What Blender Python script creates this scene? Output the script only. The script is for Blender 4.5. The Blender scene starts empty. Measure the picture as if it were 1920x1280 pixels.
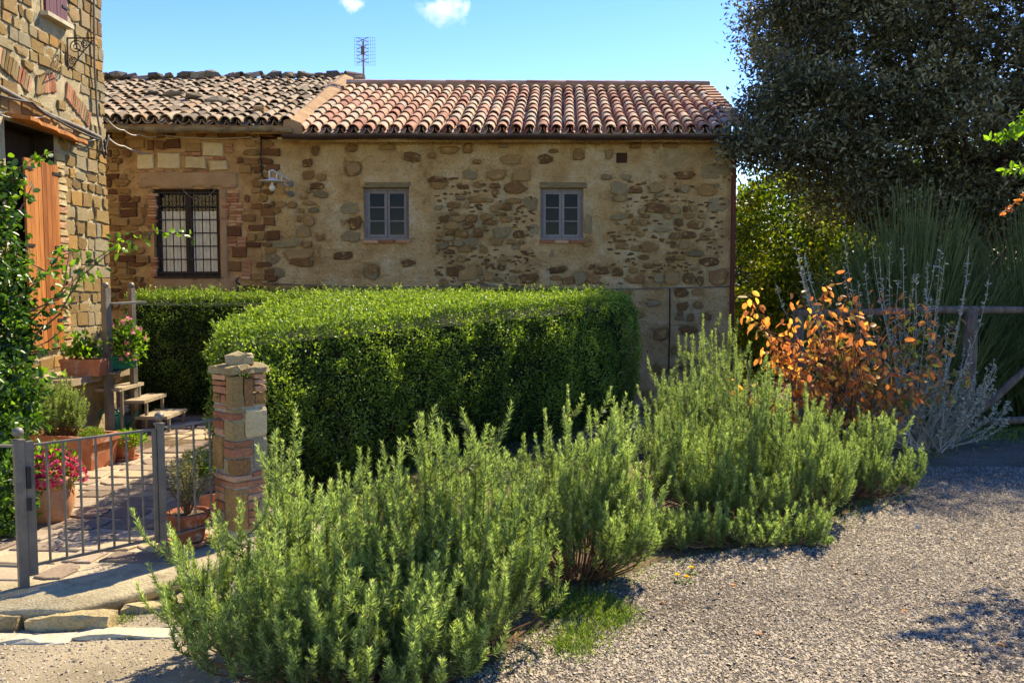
import bpy, math, random
import numpy as np
from mathutils import Vector, Matrix, Quaternion
R = math.radians
scn = bpy.context.scene
COL = scn.collection
rng = np.random.default_rng(7)
random.seed(7)

# ------------------------------------------------------------ camera, sky, sun, exposure
EYE, F, PITCH = 1.7, 1600.0, math.atan(110/1600)
cd = bpy.data.cameras.new('camera'); cam = bpy.data.objects.new('camera', cd); COL.objects.link(cam)
cd.sensor_width = 36; cd.lens = F/1920*36; cd.clip_end = 5000
cam.location = (0, 0, EYE); cam.rotation_euler = (R(90)-PITCH, 0, 0)
scn.camera = cam
SUN = Vector((0.57, 0.78, 1.0)).normalized()
w = bpy.data.worlds.new('World'); scn.world = w; w.use_nodes = True
nt = w.node_tree; sky = nt.nodes.new('ShaderNodeTexSky'); sky.sky_type = 'NISHITA'; sky.sun_disc = False
sky.sun_elevation = math.asin(SUN.z); sky.sun_rotation = math.atan2(SUN.x, SUN.y)
sky.air_density = 0.8; sky.dust_density = 0.05; sky.ozone_density = 1.2; sky.altitude = 300
hs = nt.nodes.new('ShaderNodeHueSaturation'); hs.inputs['Saturation'].default_value = 1.4; hs.inputs['Hue'].default_value = .52; nt.links.new(sky.outputs[0], hs.inputs['Color']); nt.links.new(hs.outputs[0], nt.nodes['Background'].inputs[0]); nt.nodes['Background'].inputs[1].default_value = 0.092
sl = bpy.data.lights.new('sun', 'SUN'); sl.energy = 2.35; sl.angle = R(0.5); sl.color = (1, .97, .9)
so = bpy.data.objects.new('sun', sl); COL.objects.link(so); so.rotation_euler = SUN.to_track_quat('Z', 'Y').to_euler()
scn.view_settings.view_transform = 'Standard'; scn.view_settings.look = 'None'
scn.view_settings.exposure = 2.2; scn.view_settings.gamma = 1
scn.view_settings.use_white_balance = True; scn.view_settings.white_balance_temperature = 8500; scn.view_settings.white_balance_tint = 9

# ------------------------------------------------------------ helpers
def ray(u, v):
    x = (u-960)/F; y = (640-v)/F
    fy, fz = math.cos(PITCH), -math.sin(PITCH); uy, uz = math.sin(PITCH), math.cos(PITCH)
    d = (x, fy+y*uy, fz+y*uz)
    return d[0]/d[1], d[2]/d[1]
def at(u, v, Y):
    a, b = ray(u, v); return Vector((a*Y, Y, EYE+b*Y))
def gnd(u, v, z=0.0):
    a, b = ray(u, v); Y = (z-EYE)/b; return Vector((a*Y, Y, z))
def at_x(u, v, X):
    a, b = ray(u, v); Y = X/a; return Vector((X, Y, EYE+b*Y))

def s(r, g, b):
    f = lambda c: (c/255/12.92) if c/255 <= .04045 else ((c/255+.055)/1.055)**2.4
    return (f(r), f(g), f(b), 1)

def hsh(ix, iy, seed):
    n = (ix.astype(np.int64)*374761393 + iy.astype(np.int64)*668265263 + seed*69069) & 0x7fffffff
    n = ((n ^ (n >> 13))*1274126177) & 0x7fffffff
    return ((n ^ (n >> 16)) & 0xffff)/65535.0
def vn(x, y, seed=0):
    x = np.asarray(x, float); y = np.asarray(y, float)
    ix, iy = np.floor(x), np.floor(y); fx, fy = x-ix, y-iy
    fx = fx*fx*(3-2*fx); fy = fy*fy*(3-2*fy)
    a = hsh(ix, iy, seed); b = hsh(ix+1, iy, seed); c = hsh(ix, iy+1, seed); d = hsh(ix+1, iy+1, seed)
    return (a*(1-fx)+b*fx)*(1-fy) + (c*(1-fx)+d*fx)*fy
def fbm(x, y, seed=0, o=4):
    t = 0; a = .5
    for k in range(o):
        t = t + a*vn(x*2**k, y*2**k, seed+k*17); a *= .5
    return t
def sm(a, b, x):
    t = np.clip((np.asarray(x, float)-a)/(b-a), 0, 1); return t*t*(3-2*t)

WM = {}
def link(o, parent=None, M=None):
    COL.objects.link(o)
    M = M or Matrix.Identity(4)
    if parent is not None:
        o.parent = parent; o.matrix_parent_inverse = WM[parent.name].inverted()
    o.matrix_basis = M; WM[o.name] = M
    return o
def tag(o, label=None, cat=None, group=None, kind=None):
    if label: o['label'] = label
    if cat: o['category'] = cat
    if group: o['group'] = group
    if kind: o['kind'] = kind
    return o
def thing(name, loc, label, cat, group=None):
    o = bpy.data.objects.new(name, None); o.empty_display_size = .1
    link(o, None, Matrix.Translation(Vector(loc))); return tag(o, label, cat, group)
def mobj(name, me, mat, parent=None, M=None):
    o = bpy.data.objects.new(name, me)
    if mat is not None and not me.materials: me.materials.append(mat)
    return link(o, parent, M)

class MB:
    def __init__(self): self.v = []; self.f = []
    def add(self, vs, fs):
        n = len(self.v); self.v += [tuple(p) for p in vs]; self.f += [tuple(i+n for i in q) for q in fs]; return self
    def box(self, c, size, M=None, rz=0, rx=0, ry=0):
        hx, hy, hz = size[0]/2, size[1]/2, size[2]/2
        rot = (Matrix.Rotation(rz, 3, 'Z') @ Matrix.Rotation(ry, 3, 'Y') @ Matrix.Rotation(rx, 3, 'X')) if M is None else M
        vs = [Vector(c)+rot @ Vector((x*hx, y*hy, z*hz)) for x in (-1, 1) for y in (-1, 1) for z in (-1, 1)]
        return self.add(vs, [(0,1,3,2),(4,6,7,5),(0,4,5,1),(2,3,7,6),(0,2,6,4),(1,5,7,3)])
    def bar(self, p0, p1, wd, ht, up=(0,0,1)):
        p0, p1 = Vector(p0), Vector(p1); d = p1-p0; L = d.length; d.normalize()
        up = Vector(up); sd = d.cross(up)
        if sd.length < 1e-4: sd = d.cross(Vector((1,0,0)))
        sd.normalize(); up = sd.cross(d)
        M = Matrix((d, sd, up)).transposed()
        return self.box((p0+p1)/2, (L, wd, ht), M)
    def tube(self, pts, r, n=6, cap=True):
        pts = [Vector(p) for p in pts]; k = len(pts)
        rs = r if isinstance(r, (list, tuple, np.ndarray)) else [r]*k
        base = len(self.v); prev = None
        for i, p in enumerate(pts):
            d = (pts[min(i+1, k-1)]-pts[max(i-1, 0)])
            if d.length < 1e-9: d = Vector((0,0,1))
            d.normalize()
            if prev is None:
                a = d.cross(Vector((0,0,1)))
                if a.length < .1: a = d.cross(Vector((1,0,0)))
            else: a = prev-d*prev.dot(d)
            a.normalize(); prev = a; b = d.cross(a)
            for j in range(n):
                t = 2*math.pi*j/n; self.v.append(tuple(p+(a*math.cos(t)+b*math.sin(t))*float(rs[i])))
        for i in range(k-1):
            for j in range(n):
                j2 = (j+1) % n; o = base+i*n
                self.f.append((o+j, o+j2, o+n+j2, o+n+j))
        if cap:
            self.f.append(tuple(base+j for j in range(n))[::-1]); self.f.append(tuple(base+(k-1)*n+j for j in range(n)))
        return self
    def lathe(self, prof, c, n=20):
        base = len(self.v); k = len(prof); c = Vector(c)
        for (r, z) in prof:
            for j in range(n):
                t = 2*math.pi*j/n; self.v.append((c.x+r*math.cos(t), c.y+r*math.sin(t), c.z+z))
        for i in range(k-1):
            for j in range(n):
                j2 = (j+1) % n; o = base+i*n
                self.f.append((o+j, o+j2, o+n+j2, o+n+j))
        return self
    def prism(self, poly, z0, z1):
        n = len(poly)
        vs = [(p[0], p[1], z0) for p in poly]+[(p[0], p[1], z1) for p in poly]
        fs = [tuple(range(n))[::-1], tuple(range(n, 2*n))]+[(i, (i+1) % n, n+(i+1) % n, n+i) for i in range(n)]
        return self.add(vs, fs)
    def mesh(self, name, smooth=False, bevel=0):
        me = bpy.data.meshes.new(name); me.from_pydata(self.v, [], self.f)
        if smooth: me.shade_smooth()
        me.update(); return me
    def build(self, name, mat, parent=None, smooth=False, M=None):
        return mobj(name, self.mesh(name, smooth), mat, parent, M)

def np_mesh(name, V, Q, mat, parent=None, rnd=None, smooth=False, M=None):
    """V (n,3), Q (m,k) faces of k corners"""
    me = bpy.data.meshes.new(name); Q = np.asarray(Q, np.int32); k = Q.shape[1]
    me.vertices.add(len(V)); me.vertices.foreach_set('co', np.asarray(V, np.float32).ravel())
    me.loops.add(Q.size); me.loops.foreach_set('vertex_index', Q.ravel())
    me.polygons.add(len(Q)); me.polygons.foreach_set('loop_start', np.arange(0, Q.size, k, dtype=np.int32))
    me.update(calc_edges=True)
    if rnd is not None:
        a = me.attributes.new('rnd', 'FLOAT', 'POINT'); a.data.foreach_set('value', np.asarray(rnd, np.float32))
    if smooth: me.shade_smooth()
    return mobj(name, me, mat, parent, M)

TPL = {
 'diamond': (np.array([(0,0,0),(.45,.5,.06),(1,0,0),(.45,-.5,.06)]), np.array([(0,1,2,3)])),
 'needle': (np.array([(0,.5,0),(0,-.5,0),(1,0,.0)]), np.array([(0,1,2)])),
 'leaf': (np.array([(0,0,0),(.28,.46,.08),(.72,.38,.08),(1,0,-.05),(.72,-.38,.08),(.28,-.46,.08)]), np.array([(0,1,2,3),(0,3,4,5)])),
}
def unit(a): return a/np.maximum(np.linalg.norm(a, axis=1, keepdims=True), 1e-9)
def leaves(name, P, D, N, L, Wd, mat, parent, rnd, tpl='diamond', g=None):
    t, fc = TPL[tpl]; D = unit(D); S = unit(np.cross(D, N)); N = np.cross(S, D)
    n = len(P); L = np.broadcast_to(L, n); Wd = np.broadcast_to(Wd, n)
    V = (P[:, None, :] + t[None, :, 0:1]*(L[:, None, None]*D[:, None, :]) + t[None, :, 1:2]*(Wd[:, None, None]*S[:, None, :])
         + t[None, :, 2:3]*(L[:, None, None]*N[:, None, :]))
    k = len(t); Q = (fc[None, :, :]+np.arange(n)[:, None, None]*k).reshape(-1, fc.shape[1])
    return np_mesh(name, V.reshape(-1, 3), Q, mat, parent, np.repeat(rnd, k))
def rdir(n, g): return unit(g.normal(size=(n, 3)))

# ------------------------------------------------------------ materials
def nd(nt, t, **kw):
    n = nt.nodes.new(t)
    for k, v in kw.items(): setattr(n, k, v)
    return n
def mth(nt, op, a, b=None):
    n = nt.nodes.new('ShaderNodeMath'); n.operation = op
    for i, x in enumerate((a, b)):
        if x is None: continue
        if isinstance(x, (int, float)): n.inputs[i].default_value = x
        else: nt.links.new(x, n.inputs[i])
    return n.outputs[0]
def ramp(nt, fac, stops):
    r = nt.nodes.new('ShaderNodeValToRGB'); e = r.color_ramp.elements
    while len(e) < len(stops): e.new(.5)
    for q, (p, c) in zip(e, stops): q.position = p; q.color = c
    nt.links.new(fac, r.inputs[0]); return r.outputs[0]
def noise(nt, vec, scale, detail=5, rough=.6, dist=0):
    n = nt.nodes.new('ShaderNodeTexNoise'); n.inputs['Scale'].default_value = scale; n.inputs['Detail'].default_value = detail
    n.inputs['Roughness'].default_value = rough; n.inputs['Distortion'].default_value = dist
    nt.links.new(vec, n.inputs['Vector']); return n.outputs['Fac']
def mixc(nt, fac, a, b, mode='MIX'):
    m = nt.nodes.new('ShaderNodeMix'); m.data_type = 'RGBA'; m.blend_type = mode
    for i, x in ((0, fac), (6, a), (7, b)):
        if isinstance(x, (int, float)): m.inputs[i].default_value = x
        elif isinstance(x, tuple): m.inputs[i].default_value = x
        else: nt.links.new(x, m.inputs[i])
    return m.outputs[2]
def pmat(name, stops, scale=5, detail=6, rough=.85, bump=.5, bscale=40, bdist=.01, rnd=0.0, spec=.25, patches=(), stretch=None,
         fine=.35, fscale=60, metal=0, vor=None, wrap=True):
    m = bpy.data.materials.new(name); m.use_nodes = True; nt = m.node_tree; b = nt.nodes['Principled BSDF']
    tc = nd(nt, 'ShaderNodeTexCoord'); vec = tc.outputs['Object']
    oi = nd(nt, 'ShaderNodeObjectInfo'); at_ = nd(nt, 'ShaderNodeAttribute', attribute_name='rnd')
    Rn = mth(nt, 'FRACT', mth(nt, 'ADD', oi.outputs['Random'], at_.outputs['Fac'])) if wrap else at_.outputs['Fac']
    if rnd and wrap:
        va = nd(nt, 'ShaderNodeVectorMath', operation='ADD'); nt.links.new(vec, va.inputs[0])
        nt.links.new(mth(nt, 'MULTIPLY', Rn, 61.7), va.inputs[1]); vec = va.outputs[0]
    if stretch:
        vm = nd(nt, 'ShaderNodeVectorMath', operation='MULTIPLY'); nt.links.new(vec, vm.inputs[0]); vm.inputs[1].default_value = stretch; vec = vm.outputs[0]
    f = noise(nt, vec, scale, detail)
    f = mth(nt, 'ADD', mth(nt, 'MULTIPLY', mth(nt, 'SUBTRACT', f, .5), 1.5*(1-rnd*.6)), .5)
    if rnd: f = mth(nt, 'ADD', f, mth(nt, 'MULTIPLY', mth(nt, 'SUBTRACT', Rn, .5), rnd))
    col = ramp(nt, f, stops)
    for (c, sc, lo, hi) in patches:
        pn = noise(nt, vec, sc, 7, .65, .4)
        mk = nd(nt, 'ShaderNodeMapRange'); mk.inputs[1].default_value = lo; mk.inputs[2].default_value = hi; nt.links.new(pn, mk.inputs[0])
        col = mixc(nt, mk.outputs[0], col, c)
    fn = noise(nt, vec, fscale, 4, .7)
    if fine: col = mixc(nt, 1.0, col, ramp(nt, fn, [(.25, (1-fine,)*3+(1,)), (.75, (1+fine*.35,)*3+(1,))]), 'MULTIPLY')
    nt.links.new(col, b.inputs['Base Color']); b.inputs['Roughness'].default_value = rough
    b.inputs['Specular IOR Level'].default_value = spec; b.inputs['Metallic'].default_value = metal
    if bump:
        bn = noise(nt, vec, bscale, 8, .65)
        h = mth(nt, 'ADD', bn, mth(nt, 'MULTIPLY', fn, .3))
        if vor:
            vt = nd(nt, 'ShaderNodeTexVoronoi'); vt.inputs['Scale'].default_value = vor; nt.links.new(vec, vt.inputs['Vector'])
            h = mth(nt, 'SUBTRACT', h, mth(nt, 'MULTIPLY', vt.outputs['Distance'], 1.6))
            col2 = mixc(nt, 1.0, col, ramp(nt, vt.outputs['Distance'], [(.2, (1.15,1.15,1.15,1)), (.75, (.45,.45,.45,1))]), 'MULTIPLY')  # gaps between grains darkened in the colour, grain middles lightened, like shade
            cv = ramp(nt, nt.nodes.new('ShaderNodeSeparateColor').outputs[0] if False else vt.outputs['Color'], [(0, (.6,.6,.6,1)), (1, (1.3,1.28,1.25,1))])
            nt.links.new(mixc(nt, 1.0, col2, cv, 'MULTIPLY'), b.inputs['Base Color'])
        bp = nd(nt, 'ShaderNodeBump'); bp.inputs['Strength'].default_value = bump; bp.inputs['Distance'].default_value = bdist
        nt.links.new(h, bp.inputs['Height']); nt.links.new(bp.outputs[0], b.inputs['Normal'])
    return m
def lmat(name, stops, trans=.4, rough=.45, spec=.4, tcol=None):
    m = bpy.data.materials.new(name); m.use_nodes = True; nt = m.node_tree; b = nt.nodes['Principled BSDF']
    a = nd(nt, 'ShaderNodeAttribute', attribute_name='rnd'); col = ramp(nt, a.outputs['Fac'], stops)
    nt.links.new(col, b.inputs['Base Color']); b.inputs['Roughness'].default_value = rough; b.inputs['Specular IOR Level'].default_value = spec
    tr = nd(nt, 'ShaderNodeBsdfTranslucent'); nt.links.new(mixc(nt, 1.0, col, tcol or (1.5, 1.5, .7, 1), 'MULTIPLY'), tr.inputs[0])
    mx = nd(nt, 'ShaderNodeMixShader'); mx.inputs[0].default_value = trans
    nt.links.new(b.outputs[0], mx.inputs[1]); nt.links.new(tr.outputs[0], mx.inputs[2])
    nt.links.new(mx.outputs[0], nt.nodes['Material Output'].inputs[0]); return m

M = {}
M['plaster'] = pmat('plaster', [(.2, s(190,150,98)), (.4, s(224,184,124)), (.6, s(238,204,146)), (.8, s(246,222,174))], 2.6, 10, .95, 1, 20, .12,
    patches=[(s(150,112,70), 13, .62, .7), (s(176,156,112), 1.3, .54, .76), (s(214,164,92), .9, .54, .8), (s(140,104,66), 3.2, .62, .74), (s(240,216,168), 6, .6, .72)], fine=.3, fscale=38)  # first patches: dark flecks painting the shade of pits and cracks
M['mortar'] = pmat('mortar', [(.2, s(160,118,74)), (.5, s(198,156,104)), (.8, s(218,180,126))], 3, 8, .95, .9, 30, .03,
    patches=[(s(112,78,50), 2, .55, .7)], fine=.45)
M['stone'] = pmat('wall_stone', [(.0, s(104,72,46)), (.35, s(144,106,64)), (.6, s(170,130,80)), (.85, s(186,150,98)), (1, s(160,138,102))], 5, 8, .92, 1, 35, .02, rnd=.8,
    patches=[(s(60,50,40), 14, .62, .75), (s(206,168,108), 2.6, .56, .62), (s(176,136,84), 5, .6, .68)], fine=.5)
M['chink'] = pmat('chink_stone', [(.2, s(86,62,40)), (.6, s(122,90,56)), (.9, s(150,116,74))], 9, 7, .92, 1, 40, .02, fine=.4)  # darker than the wall stones; shade at recessed edges put into the colour
M['old_stone'] = pmat('rubble_stone', [(.0, s(112,72,46)), (.35, s(148,102,64)), (.6, s(172,130,78)), (1, s(196,154,98))], 5, 8, .92, 1, 35, .02, rnd=1.0, patches=[(s(78,54,40), 12, .6, .75)], fine=.5)
M['grey_stone'] = pmat('grey_stone', [(.2, s(138,120,86)), (.7, s(182,162,120))], 9, 8, .95, 1, 60, .015, rnd=.4, patches=[(s(206,168,108), 2.6, .55, .63), (s(84,80,62), 8, .55, .7)], fine=.5)
M['lime_block'] = pmat('limestone', [(.2, s(190,164,116)), (.8, s(226,204,156))], 5, 8, .9, .8, 40, .012, rnd=.5, patches=[(s(150,120,80), 18, .6, .72)])
M['brick'] = pmat('brick', [(.0, s(158,98,68)), (.5, s(190,134,98)), (1, s(212,168,130))], 8, 6, .92, .8, 50, .01, rnd=1.0, patches=[(s(190,160,120), 10, .6, .75)])
M['render'] = pmat('grey_render', [(.2, s(150,118,84)), (.8, s(184,150,112))], 3, 8, .95, .7, 60, .012, patches=[(s(120,94,68), 5, .58, .74)])
M['ashlar'] = pmat('ashlar', [(.0, s(142,112,70)), (.3, s(170,138,84)), (.55, s(182,158,112)), (.8, s(166,156,128)), (1, s(196,150,84))], 6, 8, .92, 1, 34, .02, rnd=1.1,
    patches=[(s(104,98,74), 7, .6, .74), (s(196,140,66), 4, .64, .8)], fine=.45)
M['ashlar_mortar'] = pmat('ashlar_mortar', [(.2, s(166,148,110)), (.8, s(204,188,150))], 4, 8, .95, 1, 45, .02, patches=[(s(112,100,72), 4, .55, .7)], fine=.4)
M['tile'] = pmat('roof_tile', [(.0, s(146,98,80)), (.25, s(176,126,104)), (.5, s(190,150,124)), (.75, s(196,164,138)), (1, s(158,144,126))], 7, 6, .9, .6, 50, .008, rnd=1.0,
    patches=[(s(110,104,84), 9, .6, .74), (s(214,190,156), 5, .62, .8)], fine=.35)
M['old_tile'] = pmat('old_roof_tile', [(.0, s(112,98,82)), (.4, s(146,130,110)), (.7, s(168,152,130)), (1, s(158,130,104))], 7, 6, .95, .7, 50, .01, rnd=1.1,
    patches=[(s(74,68,58), 8, .58, .72), (s(120,114,88), 5, .6, .75)], fine=.4)
M['rock'] = pmat('rock', [(.1, s(104,94,78)), (.5, s(142,130,108)), (.9, s(180,166,138))], 8, 8, .95, 1, 30, .02, rnd=.7, patches=[(s(60,58,44), 12, .58, .7)])
M['gutter_dark'] = pmat('dark_gutter_metal', [(.2, s(48,30,26)), (.8, s(70,46,40))], 9, 5, .5, .2, 40, .003, spec=.5)
M['gutter_old'] = pmat('old_gutter_metal', [(.2, s(104,92,74)), (.8, s(150,136,110))], 6, 6, .6, .3, 40, .004, patches=[(s(84,58,40), 5, .55, .7)])
M['pipe_red'] = pmat('downpipe_paint', [(.2, s(84,42,34)), (.8, s(110,58,46))], 6, 5, .5, .2, 40, .003)
M['slate_frame'] = pmat('window_paint', [(.2, s(116,110,106)), (.8, s(140,132,126))], 20, 5, .6, .3, 80, .002, fine=.15)
M['dark_wood'] = pmat('dark_wood', [(.2, s(44,34,28)), (.8, s(70,54,42))], 10, 6, .7, .4, 60, .003, stretch=(4,4,.6))
M['iron'] = pmat('wrought_iron', [(.2, s(36,34,34)), (.8, s(58,54,52))], 20, 5, .6, .3, 80, .002)
M['galv'] = pmat('galvanised_steel', [(.2, s(112,104,92)), (.8, s(150,140,122))], 8, 6, .5, .2, 80, .002, spec=.5, metal=.25, patches=[(s(140,118,92), 5, .6, .76)], fine=.18)
M['gate_paint'] = pmat('gate_paint', [(.2, s(92,88,80)), (.8, s(122,114,102))], 8, 6, .5, .2, 80, .002, spec=.5, metal=.2, patches=[(s(112,84,60), 7, .66, .78)], fine=.18)
M['larch'] = pmat('orange_wood', [(.2, s(134,76,36)), (.5, s(172,104,50)), (.8, s(198,130,70))], 5, 7, .6, .3, 50, .003, stretch=(6,6,.5), rnd=.5, fine=.25)
M['shutter'] = pmat('purple_brown_paint', [(.2, s(84,50,58)), (.8, s(112,70,76))], 5, 6, .65, .3, 60, .003, stretch=(6,6,.6), fine=.2)
M['terracotta'] = pmat('terracotta', [(.2, s(140,78,52)), (.6, s(176,108,76)), (.9, s(194,136,104))], 7, 7, .85, .3, 50, .004, rnd=.4, patches=[(s(206,176,150), 9, .54, .72), (s(110,78,56), 7, .6, .74)], fine=.2)
M['terracotta_pale'] = pmat('pale_terracotta', [(.2, s(178,116,76)), (.6, s(208,150,108)), (.9, s(222,178,136))], 4, 7, .85, .3, 50, .004, patches=[(s(150,110,74), 6, .6, .75)], fine=.2)
M['flag'] = pmat('flagstone', [(.0, s(118,102,88)), (.4, s(146,128,110)), (.7, s(170,152,130)), (1, s(184,162,128))], 5, 8, .9, .6, 45, .008, rnd=.9, patches=[(s(104,88,78), 9, .58, .72)], fine=.35)
M['joint'] = pmat('paving_joint', [(.2, s(158,142,118)), (.8, s(196,180,152))], 6, 8, .95, .8, 50, .01, fine=.4)
M['concrete'] = pmat('concrete', [(.2, s(150,136,106)), (.6, s(186,172,138)), (.9, s(204,190,156))], 3, 9, .95, .9, 60, .012, patches=[(s(124,108,80), 3, .56, .72)], fine=.4)
M['kerb'] = pmat('kerb_stone', [(.2, s(156,136,96)), (.8, s(206,186,140))], 5, 8, .95, 1, 30, .02, rnd=.4, patches=[(s(120,104,72), 6, .56, .72)], fine=.4)
M['pale_slab'] = pmat('pale_slab', [(.2, s(178,166,138)), (.8, s(212,202,174))], 5, 8, .9, .6, 40, .01, patches=[(s(150,140,118), 6, .6, .74)])
M['road'] = pmat('worn_asphalt', [(.2, s(132,120,98)), (.5, s(158,145,120)), (.85, s(178,164,138))], 2, 9, .95, .9, 120, .008, patches=[(s(176,152,116), 2, .56, .72), (s(104,100,90), 1.4, .6, .75)], fine=.5, fscale=140)
M['gravel'] = pmat('gravel', [(.2, s(122,112,98)), (.5, s(154,142,124)), (.85, s(176,164,144))], 1.5, 9, .95, 1, 70, .02, fine=.4, fscale=90, vor=105)
M['pebble'] = pmat('pebble', [(.0, s(124,112,98)), (.3, s(154,142,124)), (.6, s(174,162,142)), (.85, s(172,157,132)), (1, s(186,172,148))], 3, 4, .95, 0, spec=.1, rnd=1.3, fine=.2, wrap=False)
M['soil'] = pmat('soil', [(.2, s(92,74,54)), (.6, s(124,102,76)), (.9, s(148,124,94))], 3, 9, .98, 1, 40, .03, patches=[(s(92,92,52), 2.5, .56, .7), (s(52,42,32), 5, .58, .7)], fine=.5)
M['bark'] = pmat('bark', [(.2, s(52,42,34)), (.8, s(92,76,60))], 8, 8, .95, 1, 20, .02, stretch=(3,3,.6))
M['twig'] = pmat('twig', [(.2, s(92,66,46)), (.8, s(140,104,76))], 8, 5, .9, .4, 60, .003)
M['pale_twig'] = pmat('pale_twig', [(.2, s(150,140,120)), (.8, s(190,182,164))], 8, 5, .9, .3, 60, .003)
M['weathered'] = pmat('weathered_log', [(.2, s(78,66,56)), (.8, s(132,118,104))], 6, 8, .9, 1, 26, .01, stretch=(3,3,.8))
M['white_metal'] = pmat('white_enamel', [(.2, s(200,198,188)), (.8, s(228,226,216))], 10, 4, .4, .1, 60, .001, spec=.5, patches=[(s(150,130,110), 9, .66, .8)], fine=.12)
M['cable'] = pmat('grey_cable', [(.2, s(90,84,76)), (.8, s(130,122,110))], 10, 4, .7, .1)
M['cable_white'] = pmat('pale_cable', [(.2, s(168,160,146)), (.8, s(206,198,184))], 10, 4, .7, .1)
M['green_plastic'] = pmat('green_plastic', [(.2, s(18,104,76)), (.8, s(28,134,98))], 6, 4, .4, 0, spec=.5, fine=.08)
M['tread'] = pmat('stair_tread', [(.2, s(140,122,96)), (.8, s(180,164,134))], 6, 7, .8, .5, 40, .004)
M['curtain'] = pmat('curtain', [(.2, s(196,192,178)), (.8, s(224,220,206))], 9, 5, .95, .2, 60, .004, fine=.1)
M['dark_room'] = pmat('dark_interior', [(0, s(26,24,22)), (1, s(36,32,28))], 3, 3, .9, 0)  # near-black backing; the darkness of rooms and vent put into the colour
M['rust'] = pmat('rusty_grille', [(.2, s(80,52,38)), (.8, s(118,78,54))], 20, 5, .8, .3, 60, .003)
def glass():
    m = bpy.data.materials.new('window_glass'); m.use_nodes = True; b = m.node_tree.nodes['Principled BSDF']
    b.inputs['Base Color'].default_value = (.004,.004,.004,1); b.inputs['Roughness'].default_value = .04; b.inputs['Specular IOR Level'].default_value = .1  # opaque near-black base; the unlit room behind is put into the colour
    n = noise(m.node_tree, nd(m.node_tree, 'ShaderNodeTexCoord').outputs['Object'], 3, 2)
    bp = nd(m.node_tree, 'ShaderNodeBump'); bp.inputs['Strength'].default_value = .04; bp.inputs['Distance'].default_value = .02
    m.node_tree.links.new(n, bp.inputs['Height']); m.node_tree.links.new(bp.outputs[0], b.inputs['Normal']); return m
M['glass'] = glass()
def clear_glass():
    m = bpy.data.materials.new('clear_glass'); m.use_nodes = True; nt = m.node_tree
    t = nd(nt, 'ShaderNodeBsdfTransparent'); g = nd(nt, 'ShaderNodeBsdfGlossy'); g.inputs['Roughness'].default_value = .03
    mx = nd(nt, 'ShaderNodeMixShader'); mx.inputs[0].default_value = .1
    nt.links.new(t.outputs[0], mx.inputs[1]); nt.links.new(g.outputs[0], mx.inputs[2]); nt.links.new(mx.outputs[0], nt.nodes['Material Output'].inputs[0]); return m
M['clear_glass'] = clear_glass()
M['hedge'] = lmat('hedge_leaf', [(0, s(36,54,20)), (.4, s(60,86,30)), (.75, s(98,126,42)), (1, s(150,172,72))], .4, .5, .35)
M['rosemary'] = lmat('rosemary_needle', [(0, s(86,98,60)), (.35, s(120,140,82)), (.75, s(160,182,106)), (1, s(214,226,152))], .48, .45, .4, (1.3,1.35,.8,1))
M['oak'] = lmat('holm_oak_leaf', [(0, s(48,52,36)), (.5, s(92,94,66)), (1, s(154,152,116))], .22, .55, .25)
M['lime_leaf'] = lmat('yellow_green_leaf', [(0, s(44,66,20)), (.5, s(84,108,32)), (1, s(146,150,48))], .5, .5, .3)
M['wood_leaf'] = lmat('woodland_leaf', [(0, s(26,40,18)), (.5, s(46,66,28)), (1, s(84,100,44))], .35, .5, .3)
M['vine'] = lmat('climber_leaf', [(0, s(30,54,22)), (.5, s(62,98,34)), (1, s(134,176,56))], .45, .35, .45)
M['autumn'] = lmat('autumn_leaf', [(0, s(104,120,58)), (.2, s(138,104,66)), (.42, s(184,112,72)), (.65, s(212,148,78)), (1, s(236,200,100))], .55, .5, .3, (1.5,1.2,.8,1))
M['silver'] = lmat('silver_leaf', [(0, s(120,126,110)), (1, s(182,186,168))], .2, .7, .2, (1.1,1.1,1,1))
M['broom'] = pmat('broom_stem', [(.2, s(52,72,36)), (.8, s(110,122,66))], 3, 4, .7, 0, rnd=.8, wrap=False)
M['grass'] = lmat('grass_blade', [(0, s(62,84,34)), (.6, s(100,130,52)), (1, s(150,160,80))], .4, .5, .3)
M['pink'] = lmat('pink_petal', [(0, s(150,24,60)), (.6, s(212,60,104)), (1, s(232,120,150))], .4, .6, .2, (1.2,1,1,1))
M['soft_pink'] = lmat('soft_pink_petal', [(0, s(216,110,120)), (1, s(238,180,186))], .4, .6, .2, (1.1,1,1,1))
M['yellow'] = lmat('yellow_petal', [(0, s(236,196,20)), (1, s(246,216,40))], .3, .6, .2)
M['litter'] = lmat('dead_leaf', [(0, s(96,60,36)), (.6, s(150,86,44)), (1, s(190,120,60))], .3, .7, .2)
# ------------------------------------------------------------ ground, gravel, road
HA, HB = Vector((-2.05, 6.35, 0)), Vector((1.45, 10.55, 0))      # front line of the hedge
_ab = (HB-HA).normalized()
def height(X, Y):
    X = np.asarray(X, float); Y = np.asarray(Y, float)
    z = -.09*(1-sm(-1.3, -.3, X))*(1-sm(6, 9, Y))
    s1 = (X-HA.x)*_ab.y-(Y-HA.y)*_ab.x; sd = np.maximum(s1, X-1.6)
    ys = np.interp(X, [1, 2.5, 4], [8.0, 8.4, 9.9])
    z = z-1.15*sm(.1, .5, sd)*sm(0, 1.7, Y-ys)
    z = z-4*sm(17, 45, Y)*sm(0, 12, X)+.06*(fbm(X*.7, Y*.7, 3)-.5)*sm(5, 9, Y)
    z = z+22*sm(90, 420, Y)*(.6+.8*vn(X/90, Y/120, 5))
    return z
def hz(x, y): return float(height(x, y))
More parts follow.
